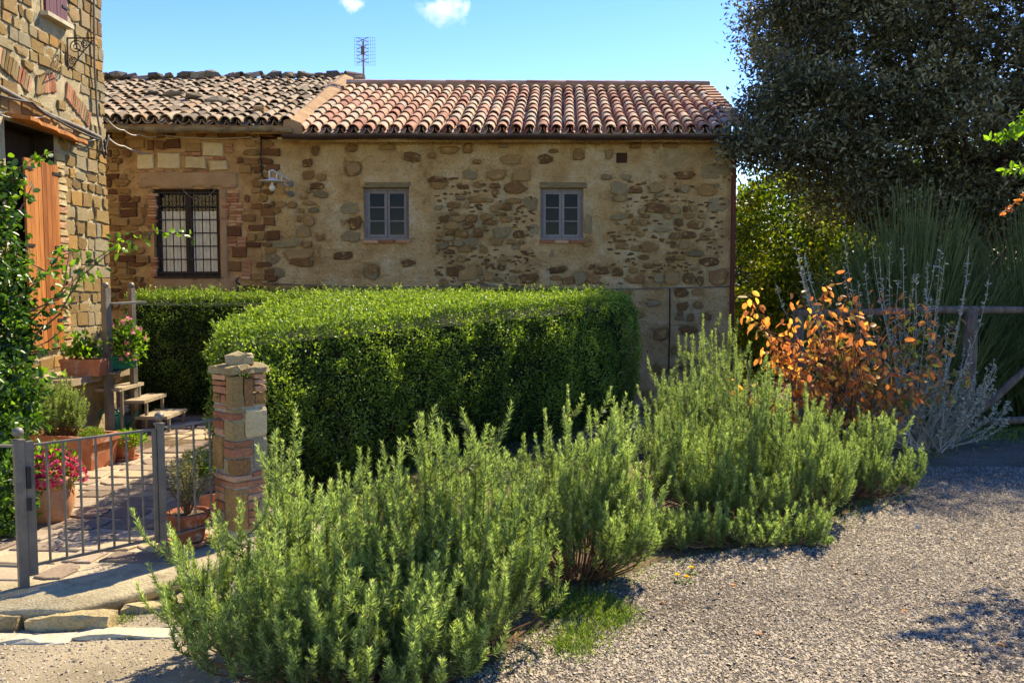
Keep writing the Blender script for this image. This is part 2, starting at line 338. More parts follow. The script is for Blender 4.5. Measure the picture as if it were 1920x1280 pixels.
def sheet(name, xs, ys, off, mask, mat, kind='structure', parent=None, fn=None):
    X, Y = np.meshgrid(xs, ys); Z = height(X, Y)+off
    if fn is not None: Z = Z+fn(X, Y)
    nx = len(xs); i = np.arange(len(ys)-1)[:, None]*nx+np.arange(nx-1)[None, :]
    Q = np.stack([i, i+1, i+nx+1, i+nx], -1).reshape(-1, 4)
    if mask is not None:
        cx = ((X[:-1, :-1]+X[1:, 1:])/2).ravel(); cy = ((Y[:-1, :-1]+Y[1:, 1:])/2).ravel(); Q = Q[mask(cx, cy)]
    V = np.stack([X, Y, Z], -1).reshape(-1, 3)
    used = np.unique(Q); mp = np.zeros(len(V), int); mp[used] = np.arange(len(used))
    o = np_mesh(name, V[used], mp[Q], mat, parent, smooth=True); o['kind'] = kind; return o
far = np.array([-900,-400,-200,-100,-60,-40,-30,-22,-17])
gx = np.concatenate([far, np.arange(-13, 14.01, .2), -far[::-1]]); gy = np.concatenate([[-300,-100,-40,-15,-6], np.arange(-2, 20, .2), [21,23,26,30,36,45,60,90,130,180,240,320,420,600,1000]])
sheet('ground', gx, gy, 0, None, M['soil'])
def Xb(Y): return np.interp(Y, [0,3.0,3.63,4.69,5.13,5.79,6.8,8.5,9.4,9.5], [-.95,-.6,-.15,.5,1.0,2.1,3.05,4.2,4.6,20])
def gravel_mask(x, y): return (x > Xb(y)+.22*(fbm(x*3, y*3, 9)-.5)) & (y < 9.35) & (y > -6)
gravel = sheet('gravel_drive', np.arange(-1.2, 9, .06), np.arange(-5.9, 9.4, .06), .005, gravel_mask, M['gravel'])
EDGE = [(-6.2,3.9), (-2.75,4.34), (-2.33,4.36), (-2.15,4.53), (-1.88,4.93), (-1.5,5.38), (-1.35,5.9)]
def edgeY(x): return np.interp(x, [p[0] for p in EDGE], [p[1] for p in EDGE])
def road_mask(x, y): return (x < -1.05+.3*(fbm(x*3, y*3, 4)-.5)) & (y < edgeY(x)-.03) & (y > -6)
sheet('road', np.arange(-9, -.5, .06), np.arange(-5.9, 5.2, .06), .005, road_mask, M['road'])
def road_grit(n):
    x = rng.uniform(-2.6, -.7, n); y = rng.uniform(2.6, 4.5, n); return x, y
# loose pebbles on the drive, real grains
n = 100000
px_ = rng.uniform(-1.0, 5.2, n*2); py_ = 2.5+5.3*rng.uniform(0, 1, n*2)**1.35
k = gravel_mask(px_-.03, py_) & (np.abs(px_) < py_*.64); px_, py_ = px_[k][:n], py_[k][:n]
rx_, ry_ = road_grit(7000); k = (ry_ < edgeY(rx_)-.06) & (fbm(rx_*2, ry_*2, 7) > .42); px_ = np.append(px_, rx_[k]); py_ = np.append(py_, ry_[k]); n = len(px_)
oc = np.array([(1,0,0),(0,1,0),(-1,0,0),(0,-1,0),(0,0,1),(0,0,-1)], float)
of = np.array([(0,1,4),(1,2,4),(2,3,4),(3,0,4)])
sc = rng.uniform(.5, 1, (n, 3))*(rng.gamma(5, .00105, n)[:, None]+.003); a = rng.uniform(0, 6.28, n)
V = oc[None]*sc[:, None]*(1+.25*rng.normal(size=(n, 6, 1))); V[..., 2] *= .75
# tilt each grain
ax = rng.normal(0, .4, (n, 2)); V[..., 2] += V[..., 0]*ax[:, :1]+V[..., 1]*ax[:, 1:]
c_, s_ = np.cos(a)[:, None], np.sin(a)[:, None]
V = np.stack([V[..., 0]*c_-V[..., 1]*s_+px_[:, None], V[..., 0]*s_+V[..., 1]*c_+py_[:, None], V[..., 2]+(height(px_, py_)+.006)[:, None]], -1)
tag(np_mesh('loose_gravel', V.reshape(-1, 3), (of[None]+np.arange(n)[:, None, None]*6).reshape(-1, 3), M['pebble'], gravel, np.repeat(np.clip(rng.uniform(.1, .9, n)+.7*(fbm(px_*.9, py_*1.6, 21)-.48)+.35*(fbm(px_*4, py_*4, 23)-.48), 0, 1), 6)), kind='stuff')

# ------------------------------------------------------------ terrace with flagstones
WX = -5.2                                                     # plane of the neighbouring building's wall
TER = [(WX-.2, 3.95)]+[(x, y) for x, y in EDGE[1:]]+[(-1.7, 6.05), (-2.2, 6.7), (.95, 10.7), (.95, 13.9), (WX-.2, 13.9)]
b = MB(); nT = len(TER); b.prism(TER, -.5, -.004)
terrace = tag(b.build('terrace', M['joint']), kind='structure')
# concrete apron along the front edge
inner = [(-6.2,4.55), (-2.9,4.72), (-2.45,4.86), (-2.3,5.0), (-2.08,5.25), (-1.75,5.6), (-1.62,6.0)]
b = MB()
def dens(pl, k=8):
    o = []
    for i in range(len(pl)-1):
        for j in range(k): t = j/k; o.append((pl[i][0]*(1-t)+pl[i+1][0]*t, pl[i][1]*(1-t)+pl[i+1][1]*t))
    return o+[pl[-1]]
E2, I2 = dens(EDGE), dens(inner)
vs = []
for (ex, ey), (ix, iy) in zip(E2, I2):
    wob = .02*(float(vn(ex*6, ey*6, 2))-.5)
    d = Vector((ex-ix, ey-iy, 0)).normalized()*(.04+wob)
    dz = .012*(float(vn(ex*4, ey*4, 8))-.5)
    vs += [(ix, iy, -.002), (ex+d.x*.6, ey+d.y*.6, .012+dz), (ex+d.x, ey+d.y, -.006+dz), (ex+d.x*.8, ey+d.y*.8, -.058+dz), (ex-d.x*2, ey-d.y*2, -.062), (ex-d.x*3, ey-d.y*3, -.2)]
fs = []
for i in range(len(E2)-1):
    for j in range(5): o = i*6+j; fs.append((o, o+6, o+7, o+1))
tag(b.__class__().add(vs, fs).build('concrete_apron', M['concrete'], None, True), kind='structure')
# flagstones: jittered courses
def inpoly(x, y, P):
    c = False; j = len(P)-1
    for i in range(len(P)):
        if (P[i][1] > y) != (P[j][1] > y) and x < (P[j][0]-P[i][0])*(y-P[i][1])/(P[j][1]-P[i][1])+P[i][0]: c = not c
        j = i
    return c
FL = [(-5.15,4.7), (-2.9,4.8), (-2.5,4.9), (-2.3,5.08), (-1.8,5.55), (-1.6,6.0), (-2.2,6.9), (-3.2,10.9), (-5.15,10.9)]
g = random.Random(3); y = 4.55; row = 0
while y < 11:
    hgt = g.uniform(.2, .34)*(1 if y < 9 else 1.2); x = -5.5+g.uniform(0, .3)
    while x < -1.3:
        wd = g.uniform(.2, .5)
        cx, cy = x+wd/2, y+hgt/2
        if inpoly(cx, cy, FL):
            gp = g.uniform(.012, .022); j = lambda a: g.uniform(-a, a)
            P = []
            cs = [(-wd/2, -hgt/2), (0, -hgt/2), (wd/2, -hgt/2), (wd/2, 0), (wd/2, hgt/2), (0, hgt/2), (-wd/2, hgt/2), (-wd/2, 0)]
            for q, (ax_, ay_) in enumerate(cs):
                f_ = 1 if q % 2 else .93
                P.append(((ax_-math.copysign(gp, ax_)*(ax_ != 0))*f_+j(.022), (ay_-math.copysign(gp, ay_)*(ay_ != 0))*f_+j(.018)))
            if g.random() < .3:
                q = g.choice([0, 2, 4, 6]); P[q] = (P[q][0]*.72, P[q][1]*.72)
            ht = g.uniform(.006, .014)
            vs = [(p[0], p[1], -.01) for p in P]+[(p[0], p[1], ht-.004) for p in P]+[(p[0]*.94, p[1]*.94, ht+j(.002)) for p in P]
            fs = [(i, (i+1) % 8, 8+(i+1) % 8, 8+i) for i in range(8)]+[(8+i, 8+(i+1) % 8, 16+(i+1) % 8, 16+i) for i in range(8)]+[tuple(range(16, 24))]
            MB().add(vs, fs).build('flagstone', M['flag'], terrace, False, Matrix.Translation((cx, cy, 0)) @ Matrix.Rotation(g.uniform(-.12, .12)-.12, 4, 'Z'))
        x += wd
    y += hgt
# kerbstones and pale slabs along the road
kerb = tag(bpy.data.objects.new('kerb', None), kind='structure'); link(kerb)
def rough_block(name, c, size, rz, mat, parent, seed, jit=.012, nx=6):
    g = random.Random(seed); vs = []; fs = []
    L, D, H = size
    ring = [(-.5, 0), (-.5, .82), (-.42, 1), (.42, 1), (.5, .82), (.5, 0)]
    for i in range(nx+1):
        t = i/nx; e = .88 if i in (0, nx) else 1
        for (dy, dz) in ring:
            vs.append(((t-.5)*L+g.uniform(-jit, jit)*.5, dy*D*e+g.uniform(-jit, jit), dz*H*(e if dz else 1)+g.uniform(-jit, jit)*(dz > 0)))
    for i in range(nx):
        for j in range(5): o = i*6+j; fs.append((o, o+1, o+7, o+6))
    fs.append(tuple(range(6))[::-1]); fs.append(tuple(nx*6+j for j in range(6)))
    me = MB().add(vs, fs).mesh(name)
    return mobj(name, me, mat, parent, Matrix.Translation(Vector(c)) @ Matrix.Rotation(rz, 4, 'Z'))
zr = -.095
rough_block('kerbstone', gnd(126, 1186, zr)+Vector((0, .05, 0)), (.43, .12, .085), .0, M['kerb'], kerb, 1)
rough_block('kerbstone', gnd(-30, 1186, zr)+Vector((0, .05, 0)), (.36, .12, .085), .0, M['kerb'], kerb, 2)
rough_block('kerbstone', gnd(-190, 1184, zr)+Vector((0, .05, 0)), (.44, .12, .085), -.02, M['kerb'], kerb, 3)
rough_block('kerbstone', gnd(300, 1150, zr)+Vector((0, .05, 0)), (.40, .12, .05), .1, M['kerb'], kerb, 4, .02)
for i, (u, v, L, rz) in enumerate([(60, 1201, .42, .03), (255, 1191, .62, .06), (-120, 1206, .5, .02), (430, 1172, .35, .1)]):
    rough_block('pale_slab', gnd(u, v, zr)+Vector((0, -.01, -.02)), (L, .11, .046), rz, M['pale_slab'], kerb, 20+i, .012)

# ------------------------------------------------------------ stones for walls
def stone_mesh(seed, n=10):
    g = random.Random(seed); e = g.uniform(2.6, 6); vs = []
    J = [g.uniform(.7, 1.08) for _ in range(n)]; off = g.uniform(0, 6.28)
    def ring(scale, d, jd):
        for i in range(n):
            t = off+2*math.pi*i/n; c, sn = math.cos(t), math.sin(t)
            r = (abs(c)**e+abs(sn)**e)**(-1/e)*.5*J[i]*scale
            vs.append((c*r, -d-g.uniform(-jd, jd), sn*r))
    ring(1, -.6, 0); ring(1, .55, .12); ring(.84, .92, .12)
    vs.append((g.uniform(-.1, .1), -1, g.uniform(-.1, .1)))
    fs = []
    for k in (0, 1):
        for i in range(n): j = (i+1) % n; fs.append((k*n+i, k*n+j, k*n+n+j, k*n+n+i))
    fs += [(2*n+i, 2*n+(i+1) % n, 3*n) for i in range(n)]
    me = MB().add(vs, fs).mesh('stone'); return me
def block_mesh(seed):
    """squared block with worn edges"""
    g = random.Random(seed); vs = []; P = [(-.5,-.5),(-.1,-.5),(.5,-.5),(.5,.05),(.5,.5),(.05,.5),(-.5,.5),(-.5,-.05)]
    Q = [(x+g.uniform(-.05,.05), z+g.uniform(-.05,.05)) for x, z in P]
    for sc_, d, jd in ((1, -.6, 0), (1, .6, .1), (.9, .95, .12)):
        vs += [(x*sc_, -d-g.uniform(-jd, jd), z*sc_) for x, z in Q]
    vs.append((0, -1, 0)); n = 8; fs = []
    for k in (0, 1):
        for i in range(n): j = (i+1) % n; fs.append((k*n+i, k*n+j, k*n+n+j, k*n+n+i))
    fs += [(2*n+i, 2*n+(i+1) % n, 3*n) for i in range(n)]
    return MB().add(vs, fs).mesh('stone')
def variants(fn, k, mat, seed): 
    o = []
    for i in range(k):
        me = fn(seed+i); me.materials.append(mat); o.append(me)
    return o
SV = {m: variants(stone_mesh, 14, M[m], 100) for m in ('stone', 'old_stone', 'grey_stone')}
BV = {m: variants(block_mesh, 8, M[m], 300) for m in ('brick', 'lime_block', 'old_stone', 'ashlar', 'grey_stone')}
AV = variants(stone_mesh, 10, M['ashlar'], 500)
def put(name, me, p, wd, ht, proud, parent, rz=0, roll=0):
    o = bpy.data.objects.new(name, me)
    return link(o, parent, Matrix.Translation(Vector(p)) @ Matrix.Rotation(rz, 4, 'Z') @ Matrix.Rotation(roll, 4, 'Y') @ Matrix.Diagonal((wd, proud, ht, 1)))

def relief(name, a0, a1, z0, z1, holes, step, amp, seed, fn, mat, parent, prof=None):
    """plaster sheet with real relief; fn(a, z, out) -> xyz arrays"""
    def axis(lo, hi, cuts):
        x = np.arange(lo, hi, step); x = np.append(x, hi)
        for c in cuts: x = x[np.abs(x-c) > step*.45]
        return np.unique(np.concatenate([x, [c for c in cuts if lo < c < hi]]))
    A = axis(a0, a1, [h[0] for h in holes]+[h[1] for h in holes]); Z = axis(z0, z1, [h[2] for h in holes]+[h[3] for h in holes])
    a, z = np.meshgrid(A, Z)
    o = amp*(.4*fbm(a*2.2, z*2.6, seed)+.75*fbm(a*8, z*9, seed+5)+.4*fbm(a*24, z*28, seed+9, 2)-.35)
    if prof is not None: o = prof(a, z, o)
    for h in holes:
        e = (a >= h[0]-1e-6) & (a <= h[1]+1e-6) & (z >= h[2]-1e-6) & (z <= h[3]+1e-6); o[e] = amp*.45
    nx = len(A); i = np.arange(len(Z)-1)[:, None]*nx+np.arange(nx-1)[None]
    Q = np.stack([i, i+1, i+nx+1, i+nx], -1).reshape(-1, 4)
    ca = ((a[:-1, :-1]+a[1:, 1:])/2).ravel(); cz = ((z[:-1, :-1]+z[1:, 1:])/2).ravel()
    kp = np.ones(len(Q), bool)
    for h in holes: kp &= ~((ca > h[0]) & (ca < h[1]) & (cz > h[2]) & (cz < h[3]))
    return np_mesh(name, np.stack(fn(a, z, o), -1).reshape(-1, 3), Q[kp], mat, parent, smooth=True)
def reveal(name, h, Y, front, depth, mat, parent, sill=True):
    x0, x1, z0, z1 = h; b = MB(); y0 = Y-front; y1 = Y+depth
    b.add([(x0,y0,z0),(x0,y1,z0),(x0,y1,z1),(x0,y0,z1)], [(0,1,2,3)]); b.add([(x1,y0,z0),(x1,y1,z0),(x1,y1,z1),(x1,y0,z1)], [(0,3,2,1)])
    b.add([(x0,y0,z1),(x1,y0,z1),(x1,y1,z1),(x0,y1,z1)], [(0,3,2,1)]); b.add([(x0,y0,z0),(x1,y0,z0),(x1,y1,z0),(x0,y1,z0)], [(0,1,2,3)])
    return b.build(name, mat, parent)

FY = 14.0; AMP = .05
def facade(a, z, o): return (a, FY-o, z)
# ---------------- the house with the red tiled roof
house = thing('tiled_house', (-.2, FY, -1.1), 'long stone house with red clay tiled roof and two small grey windows', 'house')
def rect(u0, u1, v0, v1): 
    p, q = at(u0, v1, FY), at(u1, v0, FY); return (p.x, q.x, p.z, q.z)
W1, W2, VT = rect(683, 767, 352, 450), rect(1013, 1094, 353, 450), rect(1155, 1176, 287, 306)
HX0, HX1 = at(490, 400, FY).x, at(1376, 400, FY).x; EZ = at(960, 268, FY).z
Z6 = [(470,195,120,60),(602,182,50,35),(715,150,130,45),(845,140,70,60),(905,225,60,30),(1130,210,140,60),(1360,208,90,55),(1410,157,60,25),(1578,180,75,75),(1785,172,45,65),(1080,122,60,25),(80,275,100,80),(70,135,80,50),(300,130,110,40),
(860,312,90,55),(1030,318,120,70),(1195,320,125,80),(640,345,140,40),(645,385,110,45),(810,390,80,32),(905,380,48,36),(950,378,30,20),(1020,385,66,32),(1155,405,160,75),(1026,428,40,44),(905,478,120,40),(990,482,50,26),(1145,487,95,36),(800,470,60,25),(750,515,105,38),(835,517,30,45),(1020,535,50,48),(1095,528,80,42),(655,530,50,30),
(750,573,62,20),(1060,575,75,22),(685,603,70,45),(780,605,90,40),(870,603,88,52),(965,593,75,40),(1100,610,75,38),(740,653,98,50),(845,652,75,38),(1000,630,80,30),(670,712,55,35),(725,700,55,30),(800,705,95,50),(905,703,65,55),(1070,695,115,75),(1185,710,80,50),(710,740,80,34),(780,768,70,42),(870,760,90,55),(1035,760,90,50),(1130,757,62,38),(1200,762,38,28),(675,785,70,45),(725,828,75,30),(820,812,95,38),(950,810,50,45),(1165,795,48,32),(800,870,60,50),(1075,877,55,26),(970,882,40,22),(1070,925,52,50),(745,958,95,65),(840,965,130,100),(920,955,50,60),(790,933,60,30),(1250,1000,130,65),(1440,945,130,45),(1430,1000,80,32),(1510,1015,75,50),(1590,1000,80,80),(1160,955,80,20),(1050,1012,60,28),(680,1030,60,45),(980,990,60,70),(1145,1005,45,45),
(445,900,90,40),(200,960,90,90),(130,1095,110,55),(300,1110,140,40),(560,1120,110,45),(700,1110,120,35),(860,1105,100,40),(1000,1100,50,60),(1090,1115,60,50),(1180,1160,110,40),(1450,1115,60,30)]
Z7 = [(545,650,100,70),(560,707,75,40),(640,660,75,40),(760,648,90,50),(775,690,45,22),(925,575,115,42),(800,580,35,22),(925,652,50,45),(880,660,28,18),(1050,665,120,68),(1105,636,35,16),(590,585,60,35),(480,585,65,30),(765,762,130,52),(868,772,65,42),(930,768,30,30),(970,768,35,32),(680,780,35,35),(550,815,85,30),(615,808,25,25),(700,810,50,18),(830,808,50,30),(950,808,60,30),(1025,810,50,22),(640,845,35,35),(690,845,45,35),(890,845,50,40),(990,857,95,48),(635,882,30,20),(790,890,85,25),(670,915,50,22),(870,922,62,40),(945,918,80,40),(1060,912,85,22),(862,970,36,36),(922,973,56,50),(1040,938,60,20),(570,980,70,35),(640,990,45,35),(720,985,100,48),(980,1022,100,32),(1065,1072,105,52),(845,1055,50,36),(900,1048,50,25),(690,1045,60,30),(985,1110,50,15),(855,1165,85,75),(948,1168,85,62),(1015,1175,35,58),(1115,1160,110,90),(630,1118,45,35),(450,1118,80,48),(540,1130,60,45),(720,1095,60,25),(780,1165,60,50),(640,1165,110,50),(400,1165,75,45),(740,1205,110,35),(640,405,60,35),(757,405,45,32),(848,403,85,32),(365,960,60,40)]
Z8 = [(595,165,90,60),(700,160,70,40),(605,248,75,50),(700,245,65,45),(590,295,45,30),(585,325,55,22),(655,318,40,50),(760,315,60,40),(640,400,110,50),(470,420,90,80),(560,535,60,40),(640,565,80,50),(440,655,80,50),(545,670,45,55),(648,660,90,70),(585,630,40,18),(735,610,70,25),(740,780,80,50),(525,770,60,30),(530,805,75,40),(380,810,60,40),(400,870,55,30),(540,900,90,60),(490,860,60,25),(510,735,30,20),(240,170,90,45),(130,175,70,40),(420,230,90,35),(330,300,80,40),(390,900,90,70),(460,960,80,50),(640,840,90,50)]
Z5 = [(1420,185,50,60),(1670,300,90,70),(1370,260,60,50),(1375,340,70,55),(1460,358,60,45),(1430,412,90,40),(1455,465,100,45),(1380,445,28,26),(1350,487,45,20),(1380,525,95,28),(1275,535,60,40),(1205,530,55,38),(1150,528,25,30),(1168,573,60,36),(1330,572,40,30),(1410,568,62,32),(1380,635,75,65),(1330,608,45,16),(1315,635,25,22),(1350,712,90,70),(1225,780,220,55),(1370,790,60,40),(1315,850,190,70),(1330,905,170,50),(1455,745,50,36),(1680,650,85,80),(1790,960,80,70),(1600,860,120,50),(1290,1105,110,50),(1430,1075,80,25)]

def pocket(a, z, o):
    # the plaster dips around each bare stone
    for L_, ox, oy, k_ in ((Z6,640,240,.28125),(Z7,980,140,500/1524),(Z8,1100,500,400/1347),(Z5,180,230,540/1868)):
        for x, y, w_, h_ in L_:
            p = at(ox+x*k_, oy+y*k_, FY); hw, hh = w_*k_/F*FY*.5, h_*k_/F*FY*.5
            i, j = np.searchsorted(a[0], [p.x-hw-.1, p.x+hw+.1]); r, s__ = np.searchsorted(z[:, 0], [p.z-hh-.1, p.z+hh+.1]); A, Z_ = a[r:s__, i:j], z[r:s__, i:j]
            d = np.maximum(np.maximum(np.abs(A-p.x)-hw, np.abs(Z_-p.z)-hh), 0)
            o[r:s__, i:j] -= .026*np.exp(-(d/.022)**2)
    return o
wall = relief('wall', HX0, HX1, -1.3, EZ+.05, [W1, W2, VT], .024, AMP, 11, facade, M['plaster'], house, pocket)
b = MB()
b.box((HX1-.11, FY+2.8, 1.6), (.2, 5.2, 5.4)); b.box((HX0+.11, FY+2.8, 1.6), (.2, 5.2, 5.4)); b.box(((HX0+HX1)/2, FY+5.5, 1.6), (HX1-HX0, .2, 5.4)); b.box(((HX0+HX1)/2, FY+.3, 4.15), (HX1-HX0-.5, .3, .2))
b.build('side_wall', M['plaster'], house)
DK = MB().box((-1, FY+1.2, 1.4), (HX1-HX0-1.2, .05, 5)).build('room_back', M['dark_room'], house)
def stones(lst, ox, oy, k, vs, mat_pick, proud, parent, seed):
    g = random.Random(seed)
    for (x, y, w_, h_) in lst:
        p = at(ox+x*k, oy+y*k, FY); key = mat_pick(g, w_, h_)
        me = g.choice(SV[key]); roll = g.uniform(-.08, .08)
        put('stone', me, (p.x, FY-.003, p.z), w_*k/F*FY*1.1, h_*k/F*FY*1.14, g.uniform(*proud), parent, 0, roll)
pk = lambda g, w_, h_: 'stone' if g.random() < .85 else 'grey_stone'
pg = lambda g, w_, h_: 'grey_stone'
pr = (.022, .04)
stones(Z6, 640, 240, .28125, SV, pk, pr, wall, 1); stones(Z7, 980, 140, 500/1524, SV, pk, pr, wall, 2)
stones(Z8, 1100, 500, 400/1347, SV, pk, pr, wall, 3); stones(Z5, 180, 230, 540/1868, SV, pk, pr, wall, 4)
stones([(1650,560,130,70),(1660,740,130,70),(1145,880,100,90),(1155,975,130,70)], 180, 230, 540/1868, SV, pg, (.022, .034), wall, 5)
stones([(1100,550,170,85),(1110,740,130,80),(372,860,50,120)], 980, 140, 500/1524, SV, pg, (.022, .034), wall, 6)
stones([(1260,498,100,85),(1275,690,75,90)], 640, 240, .28125, SV, pg, (.024, .034), wall, 7)
# small chinks between the big ones, inside the bare patches, coloured dark for their edge shade
g = random.Random(12)
cm = MB()
for _ in range(850):
    u, v = (g.uniform(815, 1000), g.uniform(330, 545)) if g.random() < .45 else (g.uniform(1140, 1355), g.uniform(340, 520)) if g.random() < .6 else (g.uniform(840, 1360), g.uniform(495, 535))
    if 1005 < u < 1100: continue
    if any(abs(u-(ox+x*k_)) < w_*k_*.55+3 and abs(v-(oy+y*k_)) < h_*k_*.6+2 for L_, ox, oy, k_ in ((Z6,640,240,.28125),(Z7,980,140,500/1524)) for x, y, w_, h_ in L_): continue
    p = at(u, v, FY); me = g.choice(SV['stone']); sc_ = (g.uniform(.04, .12), g.uniform(.024, .036), g.uniform(.022, .05)); ca, sa = math.cos(g.uniform(-.2, .2)), g.uniform(-.2, .2)
    cm.add([(p.x+q.co.x*sc_[0]*ca+q.co.z*sc_[2]*sa, FY-.002+q.co.y*sc_[1], p.z+q.co.z*sc_[2]*ca-q.co.x*sc_[0]*sa) for q in me.vertices], [tuple(f_.vertices) for f_ in me.polygons])
tag(cm.build('chink_stones', M['chink'], wall), kind='stuff')
# lintels of rough stone above the windows, brick sills
for (u, v, wu) in ((725, 346, 92), (1055, 346, 94)):
    p = at(u, v, FY); put('lintel', BV['grey_stone'][int(u) % 8], (p.x, FY-.004, p.z-.012), wu/F*FY*.97, .085, .045, wall)
def window(h, lit, label):
    x0, x1, z0, z1 = h; y = FY+.10; f = MB(); t = .045; w = bpy.data.objects.new('window', None); link(w, house, Matrix.Translation(((x0+x1)/2, y, z0)))
    f.bar((x0+t/2, y, z0), (x0+t/2, y, z1), .06, t, (1,0,0)); f.bar((x1-t/2, y, z0), (x1-t/2, y, z1), .06, t, (1,0,0))
    f.bar((x0+t, y, z1-t/2), (x1-t, y, z1-t/2), .058, t); f.bar((x0+t, y, z0+t/2), (x1-t, y, z0+t/2), .058, t)
    f.build('frame', M['slate_frame'], w)
    xm = (x0+x1)/2
    for k, (a, c) in enumerate(((x0+t+.003, xm-.002), (xm+.002, x1-t-.003))):
        ang = (R(1.5), R(-lit))[k]; piv = Vector((a if k == 0 else c, y-.02, 0))
        TM = Matrix.Translation(piv) @ Matrix.Rotation(ang, 4, 'Z') @ Matrix.Translation(-piv)
        cs = MB(); zt, zb = z1-t-.003, z0+t+.003; q = .042
        cs.bar((a+q/2, y-.02, zb), (a+q/2, y-.02, zt), .045, q, (1,0,0)); cs.bar((c-q/2, y-.02, zb), (c-q/2, y-.02, zt), .045, q, (1,0,0))
        for zz in (zb+q/2, zt-q/2): cs.bar((a+q, y-.02, zz), (c-q, y-.02, zz), .043, q)
        for fz in (1/3, 2/3):
            zz = zb+q+(zt-zb-2*q)*fz; cs.bar((a+q, y-.022, zz), (c-q, y-.022, zz), .03, .018)
        cs.build('casement', M['slate_frame'], w, M=TM)
        for j in range(3):
            H_ = (zt-zb-2*q)/3; zl = zb+q+j*H_
            MB().add([(a+q-.004, y-.012, zl), (c-q+.004, y-.012, zl), (c-q+.004, y-.012, zl+H_), (a+q-.004, y-.012, zl+H_)], [(0,1,2,3)]).build('pane', M['glass'], w, M=TM)
    MB().box((xm, FY+.035, z0+.016), (x1-x0-.004, .15, .03)).build('sill_board', M['slate_frame'], w)
    g = random.Random(int(x0*100))
    L = (x1-x0+.04)/3
    for k in range(3):
        put('sill_brick', g.choice(BV['brick']), (x0-.02+L*(k+.5), FY-.012, z0-.028), L*.97, .05, .05, wall)
    reveal('reveal', h, FY, AMP*.45, .16, M['plaster'], house)
window(W1, 5.0, ''); window(W2, .6, '')
# vent grille
b = MB(); x0, x1, z0, z1 = VT
for k in range(7):
    t = k/6; b.bar((x0+(x1-x0)*t, FY-.005, z0), (x0+(x1-x0)*t, FY-.005, z1), .008, .008); b.bar((x0, FY-.002, z0+(z1-z0)*t), (x1, FY-.002, z0+(z1-z0)*t), .008, .008)
b.build('vent_grille', M['rust'], house); reveal('reveal', VT, FY, AMP*.45, .1, M['plaster'], house); MB().box(((x0+x1)/2, FY+.11, (z0+z1)/2), (.3, .02, .3)).build('vent_back', M['dark_room'], house)
# eave course of thin bricks
g = random.Random(5); x = HX0+.3
while x < HX1-.1:
    L = g.uniform(.24, .3); put('eave_brick', g.choice(BV['brick'] if g.random() < .4 else BV['lime_block']), (x+L/2, FY-.01, EZ+.055), L*.97, .045, .09, wall); x += L

# ---------------- roofs
def tile_mesh(name, mat, seed, r0=.094, r1=.074, L=.46, n=7):
    g = random.Random(seed); b = MB(); vs = []; th = .014
    for (rr, yy) in ((r0, 0), (r1, L)):
        for i in range(n+1): t = math.pi*i/n; vs.append((-math.cos(t)*rr*(1+g.uniform(-.03,.03)), yy+g.uniform(-.006,.006), math.sin(t)*rr*1.0))
    for (rr, yy) in ((r0-th, .0), (r1-th, L)):
        for i in range(n+1): t = math.pi*i/n; vs.append((-math.cos(t)*rr, yy+.003, math.sin(t)*rr))
    m = n+1; fs = []
    for i in range(n):
        fs.append((i, m+i, m+i+1, i+1)); fs.append((2*m+i, 2*m+i+1, 3*m+i+1, 3*m+i)); fs.append((i, i+1, 2*m+i+1, 2*m+i))
    fs.append((0, 2*m, 3*m, m)); fs.append((n, m+n, 3*m+n, 2*m+n))
    me = b.add(vs, fs).mesh(name, False); me.materials.append(mat); return me
